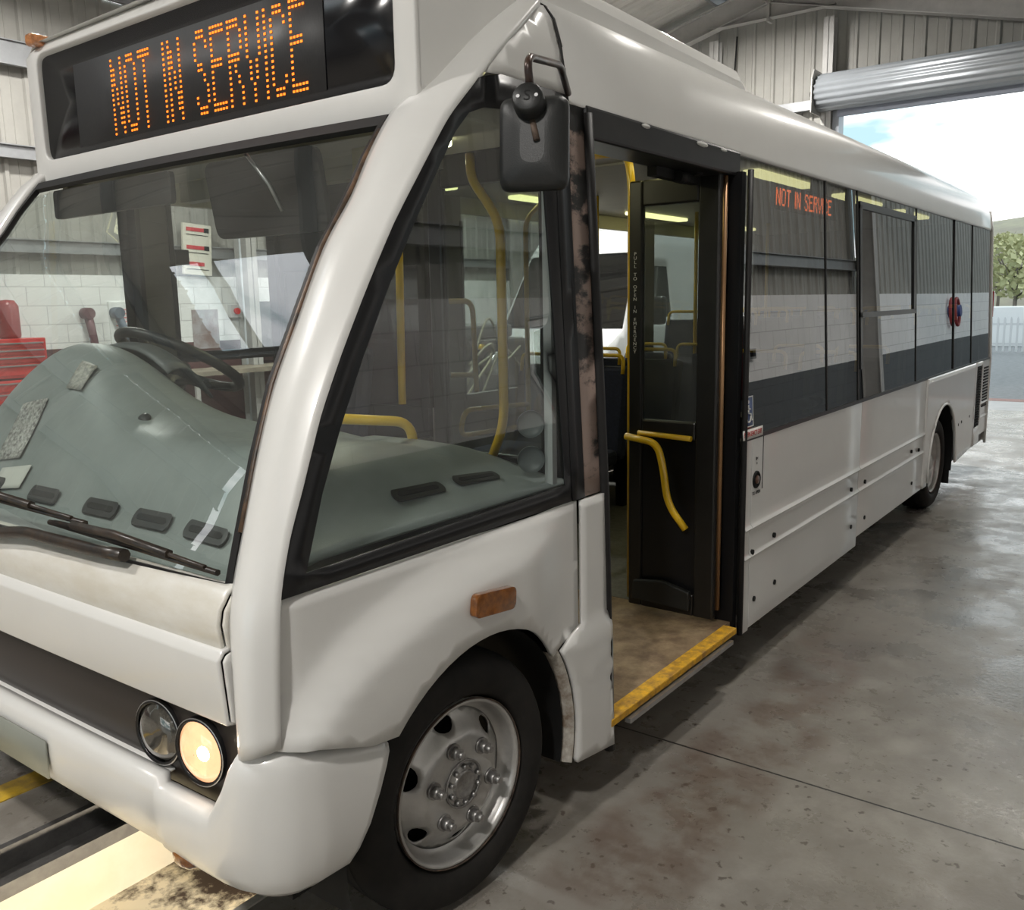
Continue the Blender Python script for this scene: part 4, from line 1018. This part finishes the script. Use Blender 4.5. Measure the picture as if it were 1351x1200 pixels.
# roof: sheets, roof lights, purlins
sky_m = bpy.data.materials.new('rooflight_sheet'); N, L = nt(sky_m); N.remove(N['Principled BSDF'])
tr = N.new('ShaderNodeBsdfTranslucent'); tr.inputs[0].default_value = (.9, .93, .95, 1); tp_ = N.new('ShaderNodeBsdfTransparent'); tp_.inputs[0].default_value = (.93, .96, 1., 1); mx = N.new('ShaderNodeMixShader'); mx.inputs[0].default_value = .85
L.new(tr.outputs[0], mx.inputs[1]); L.new(tp_.outputs[0], mx.inputs[2]); L.new(mx.outputs[0], N['Material Output'].inputs[0])
RL = [(-2.4, -1.4)]
segs = [(XF, -4.0, 0), (-4.0, -1.4, 1), (-1.4, XE, 0)]
for side, (ya, yb_) in (('near', (YN - .1, AP[0])), ('off', (AP[0], YO + .1))):
    ro_ = MB(); lt = MB()
    for x0, x1, k in segs:
        st_ = ribstops(x0, x1)
        ysg = [ya, yb_]
        if k and side == 'off':
            ro_.grid(lambda x, y: (x, y, roof_z(y) + .12 + ribh(x)), st_, [yb_ - 2.3, yb_], False)
            ro_.grid(lambda x, y: (x, y, roof_z(y) + .12 + ribh(x)), st_, [ya, ya + 1.0], False)
            lt.grid(lambda x, y: (x, y, roof_z(y) + .12 + ribh(x)), st_, [ya + 1.0, yb_ - 2.3], False)
        else: ro_.grid(lambda x, y: (x, y, roof_z(y) + .12 + ribh(x)), st_, ysg, False)
    tag(build(ro_, 'ceiling', cladr, recalc=False), 'pale profiled sheet roof slope', kind='structure')
    if lt.v: tag(build(lt, 'window_1', sky_m, recalc=False), 'translucent rooflight sheets in the roof slope', kind='structure')
pr = mat('purlin_steel', (.30, .31, .32), .45, .4, noise=.15, nscale=6)
k_ = 2
for i, y in enumerate([YN + .3, -1.1, .4, 1.9, 3.4, 5.1, 6.6, 8.1, YO - .25]):
    z = roof_z(y) + .10; mb = MB(); mb.box((XF, y - .008, z - .17), (XE, y + .008, z)); mb.box((XF, y - .06, z - .012), (XE, y, z)); mb.box((XF, y, z - .17), (XE, y + .05, z - .158)); 
    k_ += 1; tag(build(mb, 'trim_%d' % (k_ + 3), pr), 'galvanised roof purlin', kind='structure')
# eaves beam and girts on long walls
def girt(name, y, z, sgn, x0=XF, x1=XE, h=.16):
    mb = MB(); mb.box((x0, y - .01, z), (x1, y + .01, z + h)); mb.box((x0, min(y, y + sgn * .07), z), (x1, max(y, y + sgn * .07), z + .012)); mb.box((x0, min(y, y + sgn * .05), z + h - .012), (x1, max(y, y + sgn * .05), z + h))
    return tag(build(mb, name, pr), 'galvanised sheeting rail', kind='structure')
girt('trim_20', YO + .02, 2.42, -1); girt('trim_21', YO + .02, 3.48, -1); girt('trim_22', YO - .02, 4.50, -1, h=.28)
girt('trim_23', YN - .02, 2.38, 1); girt('trim_24', YN - .02, 3.7, 1)
# portal frames
frm = mat('frame_steel', (.42, .415, .40), .5, noise=.15, nscale=5)
def ibeam(mb, a_, b_, h, w, tw=.01, tf=.014, up=(0, 0, 1)):
    a_ = Vector(a_); b_ = Vector(b_); t = (b_ - a_).normalized(); u = Vector(up); u = (u - t * u.dot(t)).normalized(); s_ = t.cross(u)
    def bx(u0, u1, s0, s1):
        v = [p + u * uu + s_ * ss for p in (a_, b_) for uu, ss in ((u0, s0), (u1, s0), (u1, s1), (u0, s1))]
        mb.add(v, [(0, 1, 2, 3), (7, 6, 5, 4), (0, 4, 5, 1), (1, 5, 6, 2), (2, 6, 7, 3), (3, 7, 4, 0)])
    bx(-h, -h + tf, -w / 2, w / 2); bx(-tf, 0, -w / 2, w / 2); bx(-h, 0, -tw / 2, tw / 2)
def portal(x, nm, d=.32):
    mb = MB(); e = .02
    ibeam(mb, (x, YN + .18, roof_z(YN) - .05), (x, AP[0], AP[1] - .05), d, .17); ibeam(mb, (x, AP[0], AP[1] - .05), (x, YO - .18, roof_z(YO) - .05), d, .17)
    ibeam(mb, (x, YN + .02, 0), (x, YN + .02, roof_z(YN)), .28, .17, up=(0, -1, 0)); ibeam(mb, (x, YO - .02, 0), (x, YO - .02, roof_z(YO)), .28, .17, up=(0, 1, 0))
    # apex haunch
    for s_ in (-1, 1):
        mb.add([(x - .005, AP[0], AP[1] - .36), (x - .005, AP[0], AP[1] - .62), (x - .005, AP[0] + s_ * 1.05, AP[1] - .62), (x + .005, AP[0], AP[1] - .36), (x + .005, AP[0], AP[1] - .62), (x + .005, AP[0] + s_ * 1.05, AP[1] - .62)], [(0, 1, 2), (5, 4, 3), (1, 4, 5, 2)])
        ibeam(mb, (x, AP[0], AP[1] - .60), (x, AP[0] + s_ * 1.05, AP[1] - .60), .02, .15)
    mb.box((x - .085, AP[0] - .02, AP[1] - .68), (x + .085, AP[0] + .02, AP[1] - .05))
    tag(build(mb, nm, frm), 'grey steel portal frame', kind='structure')
portal(12.95, 'trim_30', .34); portal(6.4, 'trim_31'); portal(-.2 - 3.6, 'trim_32')
ew = MB()
for y, w in ((3.345, .16), (5.26, .16)): ibeam(ew, (XE - .06, y, 0), (XE - .06, y, roof_z(y) - .5), .16, w, up=(1, 0, 0))
tag(build(ew, 'trim_33', frm), 'grey gable posts beside the roller door', kind='structure')
mb = MB(); mb.box((XE - .02, 3.45, 4.70), (XE + .03, YO, 4.86)); mb.box((XE - .08, 3.45, 4.70), (XE, YO, 4.715)); tag(build(mb, 'trim_34', pr), 'galvanised rail across the gable wall', kind='structure')
# door opening trims, threshold
mb = MB(); mb.box((XE - .10, OY1, 0), (XE + .14, OY1 + .10, OZ + .1)); mb.box((XE - .10, OY0 - .1, 0), (XE + .14, OY0, OZ + .1)); mb.box((XE - .04, OY0, OZ), (XE + .14, OY1, OZ + .16))
tag(build(mb, 'trim_35', mat('jamb_steel', (.42, .45, .5), .4, .3)), 'grey steel reveal round the open doorway', kind='structure')
# roller shutter, coiled
rs_ = empty('roller_shutter', (XE - .35, 0, 0)); tag(rs_, 'coiled galvanised roller shutter above the open doorway', 'roller shutter')
cp = [(.275 + (.012 if i % 2 else 0), i) for i in range(0, 48)]
mb = MB(); v = []
for yy in (OY0 - .25, 3.42):
    for i in range(96):
        an = 2 * PI * i / 96; r_ = .265 + .013 * math.sin(an * 18); v.append((r_ * math.cos(an), yy, 4.87 + r_ * math.sin(an)))
mb.add(v, [(i, (i + 1) % 96, (i + 1) % 96 + 96, i + 96) for i in range(96)], True); mb.f += [tuple(range(96)), tuple(range(96, 192))[::-1]]; mb.sm += [False, False]
build(mb, 'coiled_curtain', galv, rs_)
mb = MB(); mb.prism([(-.30, 4.55), (.30, 4.55), (.30, 5.2), (-.2, 5.2), (-.30, 5.05)], lambda x, z, d: (x, d, z), 3.43, 3.45); mb.prism([(-.30, 4.55), (.30, 4.55), (.30, 5.2), (-.2, 5.2), (-.30, 5.05)], lambda x, z, d: (x, d, z), OY0 - .3, OY0 - .28)
build(mb, 'end_bracket', frm, rs_)
build(MB().cyl((-.05, 3.45, 4.86), (-.05, 3.53, 4.86), .05), 'shaft_end', blackm, rs_)
build(MB().box((.16, OY0, 4.52), (.20, OY1, 4.64)), 'bottom_rail', mat('bottom_rail', (.35, .38, .45), .4, .4), rs_)
# hanging cable on the gable wall
o = build(MB().tube(bez([(XE - .03, 4.93, 6.05), (XE - .03, 4.95, 5.7), (XE - .03, 4.98, 5.4), (XE - .03, 5.08, 5.0), (XE - .03, 5.15, 4.7)], 5), .014, 6), 'hanging_cable', blackm); tag(o, 'black cable hanging down the gable wall sheeting', 'cable')

# high-bay lamps
hb_m = emis('highbay_led', (1., .95, .82), 40.)
def highbay(x, y, label, power, first=[None]):
    z = roof_z(y) - .62
    e = empty('high_bay_ceiling_lamp', (x, y, z)); tag(e, label, 'ceiling lamp', 'high bay lamps under the roof')
    build(MB().lathe([(.001, .16), (.09, .16), (.10, .05), (.20, .02), (.21, -.02), (.19, -.02)], Matrix.Identity(4), 24), 'lamp_body', alu, e)
    build(MB().lathe([(.001, -.012), (.185, -.012)], Matrix.Identity(4), 24), 'lamp_lens', hb_m, e)
    build(MB().cyl((0, 0, .16), (0, 0, .70), .006, 6), 'suspension', galv, e)
    ld = bpy.data.lights.new('high_bay_light', 'AREA'); ld.shape = 'DISK'; ld.size = .36; ld.energy = power; ld.color = (1., .965, .92); lo = bpy.data.objects.new('high_bay_light', ld); C.objects.link(lo); lo.location = (x, y, z - .03)
highbay(10.6, 4.35, 'bright lamp under the roof near the gable apex', 380)
highbay(4.0, 3.0, 'lamp under the ridge above the middle of the bus', 380)
highbay(-3.2, 3.4, 'lamp under the ridge ahead of the bus', 220)
highbay(2.6, -.35, 'lamp hanging over the open bus door', 42)
highbay(-3.8, -1.3, 'lamp hanging close ahead of the bus front', 185)
highbay(8.5, -.5, 'lamp hanging over the rear of the bus', 35)
highbay(3.0, 7.6, 'lamp hanging over the far bay', 200)
highbay(9.6, 7.8, 'lamp hanging over the far bay behind the van', 220)
# inspection pit lamp on the near pit wall
pl_ = empty('pit_lamp', (-.6, PY0 + .012, -.17)); tag(pl_, 'tube lamp fixed to the inside of the inspection pit', 'pit lamp')
build(MB().box((-.9, 0, -.05), (.9, .06, .05)), 'housing', galv, pl_); build(MB().box((-.85, .06, -.03), (.85, .075, .03)), 'tube_cover', emis('pit_glow', (1., .9, .72), 8.), pl_)
ld = bpy.data.lights.new('pit_light', 'AREA'); ld.shape = 'RECTANGLE'; ld.size = 1.7; ld.size_y = .06; ld.energy = 10; ld.color = (1., .88, .68); lo = bpy.data.objects.new('pit_light', ld); C.objects.link(lo); lo.location = (-.6, PY0 + .10, -.17); lo.rotation_euler = (PI / 2, 0, 0)
# headlamp beam
ld = bpy.data.lights.new('headlamp_beam', 'SPOT'); ld.energy = 60; ld.color = (1., .78, .5); ld.spot_size = 1.25; ld.spot_blend = .6; ld.shadow_soft_size = .05
lo = bpy.data.objects.new('headlamp_beam', ld); C.objects.link(lo); lo.location = (-.74, .25, .71); lo.rotation_euler = Vector((-1, .2, -.6)).to_track_quat('-Z', 'Y').to_euler()

# ------------------------------------------------------------------ workshop contents
# red tool chest
tcst = empty('tool_chest', (0, 0, 0)); tag(tcst, 'red stacked tool chest seen through the left of the windscreen', 'tool chest')
redm = mat('red_enamel', (.55, .025, .02), .3, noise=.15, nscale=4, coat=.6)
build(MB().box((2.45, 8.9, .38), (3.33, 9.4, .98)), 'lower_cabinet', redm, tcst, bevel=.01); build(MB().box((2.5, 8.95, 1.0), (3.28, 9.38, 1.44)), 'top_box', redm, tcst, bevel=.01)
for z0, h in ((.41, .17), (.60, .11), (.73, .11), (.86, .1), (1.03, .12), (1.17, .07), (1.26, .06), (1.34, .06)):
    x0, x1 = (2.48, 3.30) if z0 < 1 else (2.53, 3.25); y = 8.9 if z0 < 1 else 8.95
    d = build(MB().box((x0, y - .015, z0), (x1, y, z0 + h)), 'drawer', redm, tcst, bevel=.004)
    build(MB().box((x0 + .01, y - .03, z0 + h - .02), (x1 - .01, y - .015, z0 + h - .005)), 'drawer_pull', alu, d)
build(MB().box((2.42, 8.87, 0), (3.36, 9.42, .38)), 'stand', mat('ochre_stand', (.38, .26, .07), .6, noise=.3), tcst)
o = build(MB().lathe([(.001, 0), (.11, 0), (.12, .03), (.12, .36), (.08, .42), (.001, .43)], Matrix.Translation((2.98, 9.15, 1.442)), 24), 'oil_drum', mat('dark_red', (.25, .03, .03), .4)); tag(o, 'dark red drum standing on top of the red tool chest', 'drum')
# wall items on the far wall
def wallbox(name, x0, x1, z0, z1, m, label, cat, d=.03, y=None):
    y = YO if y is None else y
    o = build(MB().box((x0, y - d, z0), (x1, y - .001, z1)), name, m, bevel=.004); return tag(o, label, cat)
wb = wallbox('whiteboard', 4.36, 4.98, 1.20, 1.84, mat('board_white', (.74, .76, .76), .3), 'whiteboard with pink handwriting on the white wall', 'whiteboard')
pk = MB()
for i in range(9): pk.box((4.44, YO - .033, 1.73 - i * .05), (4.44 + random.uniform(.15, .34), YO - .0305, 1.745 - i * .05))
build(pk, 'handwriting', mat('pink_ink', (.7, .2, .22), .6), wb); 
o = wallbox('poster', 5.56, 5.98, 1.18, 1.72, mat('poster_print', (.42, .42, .45), .5, col2=(.22, .15, .14), nscale=4), 'grey and brown poster on the white wall', 'poster', .006)
es = wallbox('emergency_stop', 6.15, 6.33, 1.60, 1.78, mat('box_grey', (.5, .5, .5), .4), 'grey switch box with a red stop button on the white wall', 'switch', .08)
build(MB().cyl((6.24, YO - .08, 1.69), (6.24, YO - .12, 1.69), .045), 'stop_button', mat('stop_red', (.6, .02, .02), .3), es)
cab = wallbox('control_cabinet', 6.50, 7.5, 1.10, 1.82, mat('cabinet_dark', (.07, .075, .075), .5), 'dark electrical cabinet with yellow warning triangle', 'cabinet', .25)
build(MB().prism([(6.83, 1.50), (6.99, 1.50), (6.91, 1.64)], lambda x, z, d: (x, YO - .25 - d, z), 0, .004), 'warning_triangle', mat('warn_yellow', (.8, .55, .03), .4), cab)
build(MB().box((6.93, YO - .255, 1.14), (7.06, YO - .25, 1.46)), 'warning_label', lblm, cab)
# info rack with red and black headings leaning above the block wall
rk = empty('notice_frame', (0, 0, 0)); tag(rk, 'tall cream notice frame with red and black headings above the block wall', 'notice board')
Mr = Matrix.Translation((5.66, YO - .06, 2.19)) @ Matrix.Rotation(.06, 4, 'Y')
build(MB().box((-.22, -.02, 0), (.22, .02, .68), Mr), 'board', mat('cream_board', (.62, .6, .52), .5), rk)
mb = MB()
for z in (.12, .34, .58): mb.box((-.17, -.026, z), (.10, -.02, z + .05), Mr)
build(mb, 'red_heading', mat('head_red', (.5, .03, .04), .5), rk)
mb = MB()
for z in (.34, .58): mb.box((.10, -.026, z - .005), (.18, -.02, z + .055), Mr)
for z in (.07, .29, .53): mb.box((-.17, -.026, z), (.17, -.02, z + .008), Mr)
build(mb, 'black_heading', blackm, rk)
# dark props hooked to the wall
for i, (x, c_, lb) in enumerate(((4.03, (.12, .05, .06), 'dark maroon prop bar leaning on the white wall'), (4.42, (.10, .13, .17), 'dark blue prop bar leaning beside the maroon one'))):
    e = empty('prop_bar', (x, YO - .12, 0)); tag(e, lb, 'prop')
    m_ = mat('prop_%d' % i, c_, .5, .3); k = .0 if i == 0 else .22
    build(MB().tube([(0, 0, 1.70), (.03 + k * .2, -.02, 1.45), (.05 + k, -.1, .9), (.06 + k * 1.6, -.25, .02)], [.055, .05, .045, .045], 8), 'bar', m_, e)
    build(MB().cyl((-.0, -.06, 1.70), (.0, .08, 1.70), .07), 'bar_eye', m_, e)
o = build(MB().tube([(6.42, YO - .05, 0), (6.42, YO - .05, 2.9)], .035, 10), 'pipe', mat('pale_pipe', (.62, .66, .7), .4)); tag(o, 'pale vertical pipe beside the control cabinet', 'pipe')
# workbench under the board
wbn = empty('workbench', (0, 0, 0)); tag(wbn, 'cluttered workbench against the maroon wall behind the cab', 'workbench')
build(MB().box((5.0, 8.7, .86), (8.6, 9.4, .92)), 'bench_top', mat('bench_wood', (.3, .26, .2), .6, noise=.4), wbn)
for x in (5.05, 6.8, 8.5):
    for y in (8.75, 9.35): build(MB().box((x, y, 0), (x + .06, y + .04, .86)), 'leg', frm, wbn)
# ladder
ldr = empty('stepladder', (6.9, 6.9, 0)); tag(ldr, 'aluminium stepladder standing behind the bus windows', 'ladder')
for sgn, x0, x1 in ((1, -.35, -.05), (-1, .35, .05)):
    for y in (-.22, .22): build(MB().tube([(x0, y, 0), (x1, y * .8, 1.75)], .022, 8), 'stile', alu, ldr)
for i in range(6):
    t = (i + 1) / 7; build(MB().box((-.35 + .3 * t - .04, -.2, 1.75 * t), (-.35 + .3 * t + .04, .2, 1.75 * t + .02)), 'step', alu, ldr)
build(MB().box((-.1, -.2, 1.74), (.1, .2, 1.77)), 'platform', yellow, ldr)
# engine on a stand
eng = empty('engine', (5.9, 4.75, 0)); tag(eng, 'dismantled dark diesel engine on a stand seen through the bus windows', 'engine')
em = mat('engine_iron', (.05, .05, .05), .5, .4, col2=(.12, .11, .10), nscale=12)
build(MB().box((-.45, -.35, .75), (.5, .35, 1.35)), 'engine_block', em, eng, bevel=.04); build(MB().box((-.4, -.2, 1.35), (.45, .2, 1.5)), 'rocker_cover', mat('engine_cover', (.16, .16, .16), .4, .3), eng, bevel=.04)
build(MB().cyl((-.46, -.12, 1.25), (-.52, -.12, 1.25), .2, 32), 'fan_pulley', em, eng); build(MB().cyl((-.46, .15, .95), (-.52, .15, .95), .14, 32), 'crank_pulley', em, eng)
build(MB().cyl((-.2, -.36, 1.1), (-.2, -.5, 1.1), .12, 24), 'alternator', alu, eng)
build(MB().cyl((-.38, -.37, 1.28), (-.38, -.42, 1.28), .03, 12), 'filler_cap', yellow, eng)
for i in range(6):
    a0 = (random.uniform(-.5, .4), -.36, random.uniform(1., 1.4)); a1 = (a0[0] - random.uniform(.2, .6), -.5, random.uniform(1.1, 1.6)); a2 = (a1[0] - .3, -.45, random.uniform(.7, 1.2))
    build(MB().tube(bez([a0, a1, a2], 6), .014, 6), 'hose', mat('hose_%d' % i, random.choice([(.35, .33, .25), (.03, .03, .03), (.45, .42, .3)]), .5), eng)
for x in (-.4, .4):
    for y in (-.3, .3): build(MB().box((x - .03, y - .03, 0), (x + .03, y + .03, .76)), 'stand_leg', mat('stand_red', (.4, .04, .03), .5) if 'stand_red' not in bpy.data.materials else bpy.data.materials['stand_red'], eng)
# white van
van = empty('van', (7.35, 4.15, 0)); tag(van, 'white panel van parked beyond the bus, seen through the open door', 'van')
vw = mat('van_white', (.82, .83, .84), .25, coat=.8)
vp_ = [(0, .35), (-.02, .85), (.10, 1.06), (.80, 1.38), (1.35, 2.35), (1.65, 2.68), (2.3, 2.86), (5.1, 2.88), (5.15, .4), (4.6, .32), (4.5, .55), (4.2, .72), (3.9, .55), (3.8, .32), (1.35, .32), (1.25, .55), (.95, .72), (.65, .55), (.55, .32)]
win = [(1.12, 1.50), (1.50, 2.18), (2.15, 2.18), (2.15, 1.50)]
def vside(y0, lean, s_):
    def fn(x, z): return (x, y0 + s_ * lean * max(0, (z - 1.2)) * .12, z)
    v, f = sheet(vp_, fn, [win], .12); return v, f
for y0, s_ in ((0, 1), (1.95, -1)):
    v, f = vside(y0, 1, s_); build(MB().add(v, f, True), 'side_panel', vw, van, solid=.02)
    build(MB().add([(x, y0 + s_ * .12 * (z - 1.2) + s_ * .0, z) for x, z in win], [(0, 1, 2, 3)]), 'door_window', glass('van_glass', (.35, .38, .4), 1.6) if 'van_glass' not in bpy.data.materials else bpy.data.materials['van_glass'], van)
mb = MB(); hp = vp_[:8]
for (xa, za), (xb, zb) in zip(hp, hp[1:]):
    if (xa, za) == (.80, 1.38): continue
    def yl2(z): return .12 * max(0, z - 1.2)
    mb.add([(xa, yl2(za), za), (xb, yl2(zb), zb), (xb, 1.95 - yl2(zb), zb), (xa, 1.95 - yl2(za), za)], [(0, 1, 2, 3)])
mb.add([(5.1, .20, 2.88), (5.15, 0, .4), (5.15, 1.95, .4), (5.1, 1.75, 2.88)], [(0, 1, 2, 3)])
build(mb, 'bonnet_and_roof', vw, van, bevel=.03)
build(MB().add([(.81, .05, 1.40), (1.34, .14, 2.33), (1.34, 1.81, 2.33), (.81, 1.90, 1.40)], [(0, 1, 2, 3)]), 'windscreen', g_dark, van)
build(MB().box((-.04, .3, .5), (.02, 1.65, .85)), 'grille', blackm, van, bevel=.02)
ml = build(MB().box((1.16, -.34, 1.42), (1.30, -.14, 1.78)), 'wing_mirror', plastic, van, bevel=.04); build(MB().box((1.22, -.16, 1.45), (1.28, .02, 1.5)), 'mirror_stalk', plastic, ml)
for x in (.95, 4.2):
    for y in (.0, 1.75): build(MB().cyl((x, y, .34), (x, y + .2, .34), .34, 32), 'tyre', tyre_m, van)
build(MB().tube([(1.02, -.0, 1.38), (1.0, .3, 1.42)], .012, 6), 'wiper_arm', blackm, van)
# near wall: hose reel, socket, fire-red canisters (seen mirrored in the bus windows)
hr = empty('hose_reel', (0, 0, 0)); tag(hr, 'blue hose reel with a red hose on the near wall, mirrored in the rear window', 'hose reel')
build(MB().cyl((20.5, YN, 1.62), (20.5, YN + .16, 1.62), .13, 28), 'reel_drum', mat('reel_blue', (.03, .05, .2), .4), hr)
build(MB().tube([(20.5 + .24 * math.cos(t), YN + .08, 1.60 + .30 * math.sin(t)) for t in [2 * PI * i / 30 for i in range(30)]], .035, 8, closed=True), 'coiled_hose', mat('hose_red', (.3, .03, .03), .5), hr)
sk = build(MB().box((8.3, YN, 1.27), (8.52, YN + .05, 1.39)), 'socket', mat('socket_grey', (.3, .3, .3), .5), bevel=.004); tag(sk, 'grey power socket on the white blocks of the near wall', 'socket')
build(MB().box((8.33, YN + .05, 1.30), (8.40, YN + .09, 1.37)), 'plug', blackm, sk)
for i, (x, lb) in enumerate(((6.6, 'red gas cylinder by the near wall, nearer the front'), (7.25, 'red gas cylinder by the near wall, nearer the doorway'))):
    o = build(MB().lathe([(.001, 0), (.13, 0), (.14, .03), (.14, .85), (.10, .97), (.04, 1.02), (.04, 1.10), (.001, 1.10)], Matrix.Translation((x, YN + .3, 0)), 24), 'gas_cylinder', redm); tag(o, lb, 'gas cylinder')
o = build(MB().box((5.55, YN, 0), (5.72, YN + .2, 4.9)), 'trim_36', mat('col_pale', (.5, .52, .54), .5)); tag(o, 'pale steel column on the near wall', kind='structure')

# ================================================================== OUTSIDE
apr = mat('tarmac', (.21, .22, .23), .8, noise=.3, nscale=8, bump=.3, bscale=30)
tag(build(MB().box((15.0, -30, -.12), (80, 40, 0)), 'ground_yard', apr), 'grey tarmac yard outside', kind='structure')
tag(build(MB().box((XE, -6, -.12), (14.6, 9.6, -.001)), 'ground_apron', mat('apron', (.42, .42, .42), .6, noise=.2, nscale=3)), 'pale concrete apron outside the doorway', kind='structure')
tag(build(MB().box((14.6, -30, -.12), (15.0, 40, .002)), 'ground_kerb', mat('kerb_red', (.30, .17, .15), .7, noise=.3, nscale=10)), 'reddish strip across the yard entrance', kind='structure')
tag(build(MB().box((-40, -30, -.14), (XF, 40, -.01)), 'ground_front', apr), 'yard in front of the building', kind='structure')
# palisade fence
fe = empty('palisade_fence', (28, 0, 0)); tag(fe, 'pale grey palisade fence at the far side of the yard', 'fence')
fmt = mat('fence_galv', (.62, .64, .66), .5, .3)
for i in range(60):
    y = -2 + i * .17; mb = MB(); mb.prism([(y - .03, .06), (y + .03, .06), (y + .03, 1.0), (y, 1.07), (y - .03, 1.0)], lambda a_, z, d: (d, a_, z), 0, .02); build(mb, 'pale', fmt, fe)
build(MB().box((.02, -2.1, .25), (.06, 8.3, .31)).box((.02, -2.1, .82), (.06, 8.3, .88)), 'rail', fmt, fe)
for y in (-2, .75, 3.5, 6.25): build(MB().box((.03, y, 0), (.1, y + .07, 1.0)), 'post', fmt, fe)
wbx = build(MB().box((32, 2.2, 0), (34, 4.2, 1.3)), 'storage_box', mat('box_white', (.7, .72, .73), .5), bevel=.02); tag(wbx, 'pale storage container behind the palisade fence', 'container')
# hill
hm = mat('hillside', (.30, .29, .20), .9, col2=(.22, .20, .16), nscale=.35)
mb = MB()
def hill(x, y):
    t = smooth01((x - 42) / 45); return (x, y, -.05 + t * 8.5 + .8 * math.sin(y * .13 + x * .1) * t + .5 * math.sin(y * .37 + 1) * t)
mb.grid(hill, arc(42, 110, 24), arc(-60, 80, 40)); tag(build(mb, 'ground_hill', hm), 'brown green hillside beyond the yard', kind='structure')
tag(build(MB().box((34.5, -20, 0), (36.5, 30, .15)), 'grass_verge', mat('grass', (.12, .24, .04), .9, noise=.4, nscale=3)), 'green grass verge behind the fence', 'grass', kind='stuff')
# trees
def crown(r_, h, n_, seed):
    rd = random.Random(seed); mb = MB()
    for i in range(n_):
        while True:
            p = Vector((rd.uniform(-1, 1), rd.uniform(-1, 1), rd.uniform(-1, 1)))
            if .25 < p.length < 1: break
        c_ = Vector((p.x * r_, p.y * r_, h + p.z * r_ * .95)); s_ = rd.uniform(.10, .26)
        a_ = Vector((rd.uniform(-1, 1), rd.uniform(-1, 1), rd.uniform(-1, 1))).normalized() * s_; b_ = a_.orthogonal().normalized() * s_ * .7
        mb.add([c_ - a_, c_ + b_, c_ + a_, c_ - b_], [(0, 1, 2, 3)])
    return mb
def tree_proto(seed, m, label):
    e = empty('tree', (0, 0, 0)); tag(e, label, 'tree', 'trees on the hillside')
    t = MB(); t.tube([(0, 0, 0), (.05, 0, 1.6), (0, .1, 3.2), (.1, 0, 4.6)], [.16, .12, .08, .03], 8)
    rd = random.Random(seed)
    for i in range(9):
        z = rd.uniform(1.6, 4); an = rd.uniform(0, 6.28); t.tube([(0, 0, z), (math.cos(an) * .8, math.sin(an) * .8, z + .8), (math.cos(an) * 1.3, math.sin(an) * 1.3, z + 1.7)], [.06, .04, .015], 5)
    build(t, 'trunk', mat('bark', (.16, .14, .12), .9) if 'bark' not in bpy.data.materials else bpy.data.materials['bark'], e)
    build(crown(1.9, 3.9, 900, seed), 'foliage', m, e, recalc=False); return e
g1 = mat('leaf_pale', (.46, .46, .26), .8); g2 = mat('leaf_brown', (.36, .33, .27), .9)
spots = [(39, 4.0, .72, 0), (41, -1.5, .7, 1), (45, 7.0, .62, 0), (46, 1.4, .7, 1), (50, 6.3, .6, 1), (56, 0.0, .75, 1), (55, 9.2, .6, 1), (50, -5.5, .8, 0), (58, 7.4, .5, 0), (62, 9.6, .45, 1), (41, 12.5, .7, 1), (54, 14, .7, 0)]
desc = ['pale green bushy tree straight behind the storage container', 'bare brownish tree right of the container', 'pale green tree at the left foot of the hill', 'bare brownish tree low on the hill', 'pale green tree part way up the hill', 'bare brownish tree part way up the hill at the right', 'bare brownish tree part way up the hill at the left', 'pale green tree at the far right of the yard', 'pale green tree high on the hill', 'bare brownish tree high on the hill at the left', 'bare brownish tree left of the yard', 'pale green tree on the hill far left']
protos = {}
for (x, y, s_, k), ds_ in zip(spots, desc):
    if k not in protos: t = protos[k] = tree_proto(3 + k, (g1, g2)[k], ds_)
    else: t = copy_tree(protos[k]); t['label'] = ds_
    t.location = (x, y, hill(x, y)[2] if x > 42 else 0); t.scale = (s_, s_, s_); t.rotation_euler = (0, 0, x)

# ------------------------------------------------------------------ sky
wd = bpy.data.worlds.new('sky'); sc.world = wd; wd.use_nodes = True; N, L = wd.node_tree.nodes, wd.node_tree.links
bg = N['Background']; tc = N.new('ShaderNodeTexCoord'); mp = N.new('ShaderNodeMapping'); mp.inputs['Scale'].default_value = (1, 1, 3.2); n = N.new('ShaderNodeTexNoise'); n.inputs['Scale'].default_value = 3.4; n.inputs['Detail'].default_value = 5
r = N.new('ShaderNodeValToRGB'); r.color_ramp.elements[0].position = .46; r.color_ramp.elements[0].color = (.21, .31, .34, 1); r.color_ramp.elements[1].position = .60; r.color_ramp.elements[1].color = (1.0, 1.0, 1.0, 1)
L.new(tc.outputs['Generated'], mp.inputs[0]); L.new(mp.outputs[0], n.inputs['Vector']); L.new(n.outputs['Fac'], r.inputs[0]); L.new(r.outputs[0], bg.inputs[0]); bg.inputs[1].default_value = 3.0

# ------------------------------------------------------------------ render look
sc.view_settings.view_transform = 'Standard'; sc.view_settings.look = 'None'; sc.view_settings.gamma = 1.; sc.view_settings.use_curve_mapping = False
sc.view_settings.exposure = 0.0
sc.cycles.use_denoising = True
sc.cycles.max_bounces = 10; sc.cycles.transparent_max_bounces = 24; sc.cycles.diffuse_bounces = 4; sc.cycles.glossy_bounces = 5; sc.cycles.sample_clamp_indirect = 4.
sc.cycles.caustics_reflective = False; sc.cycles.caustics_refractive = False
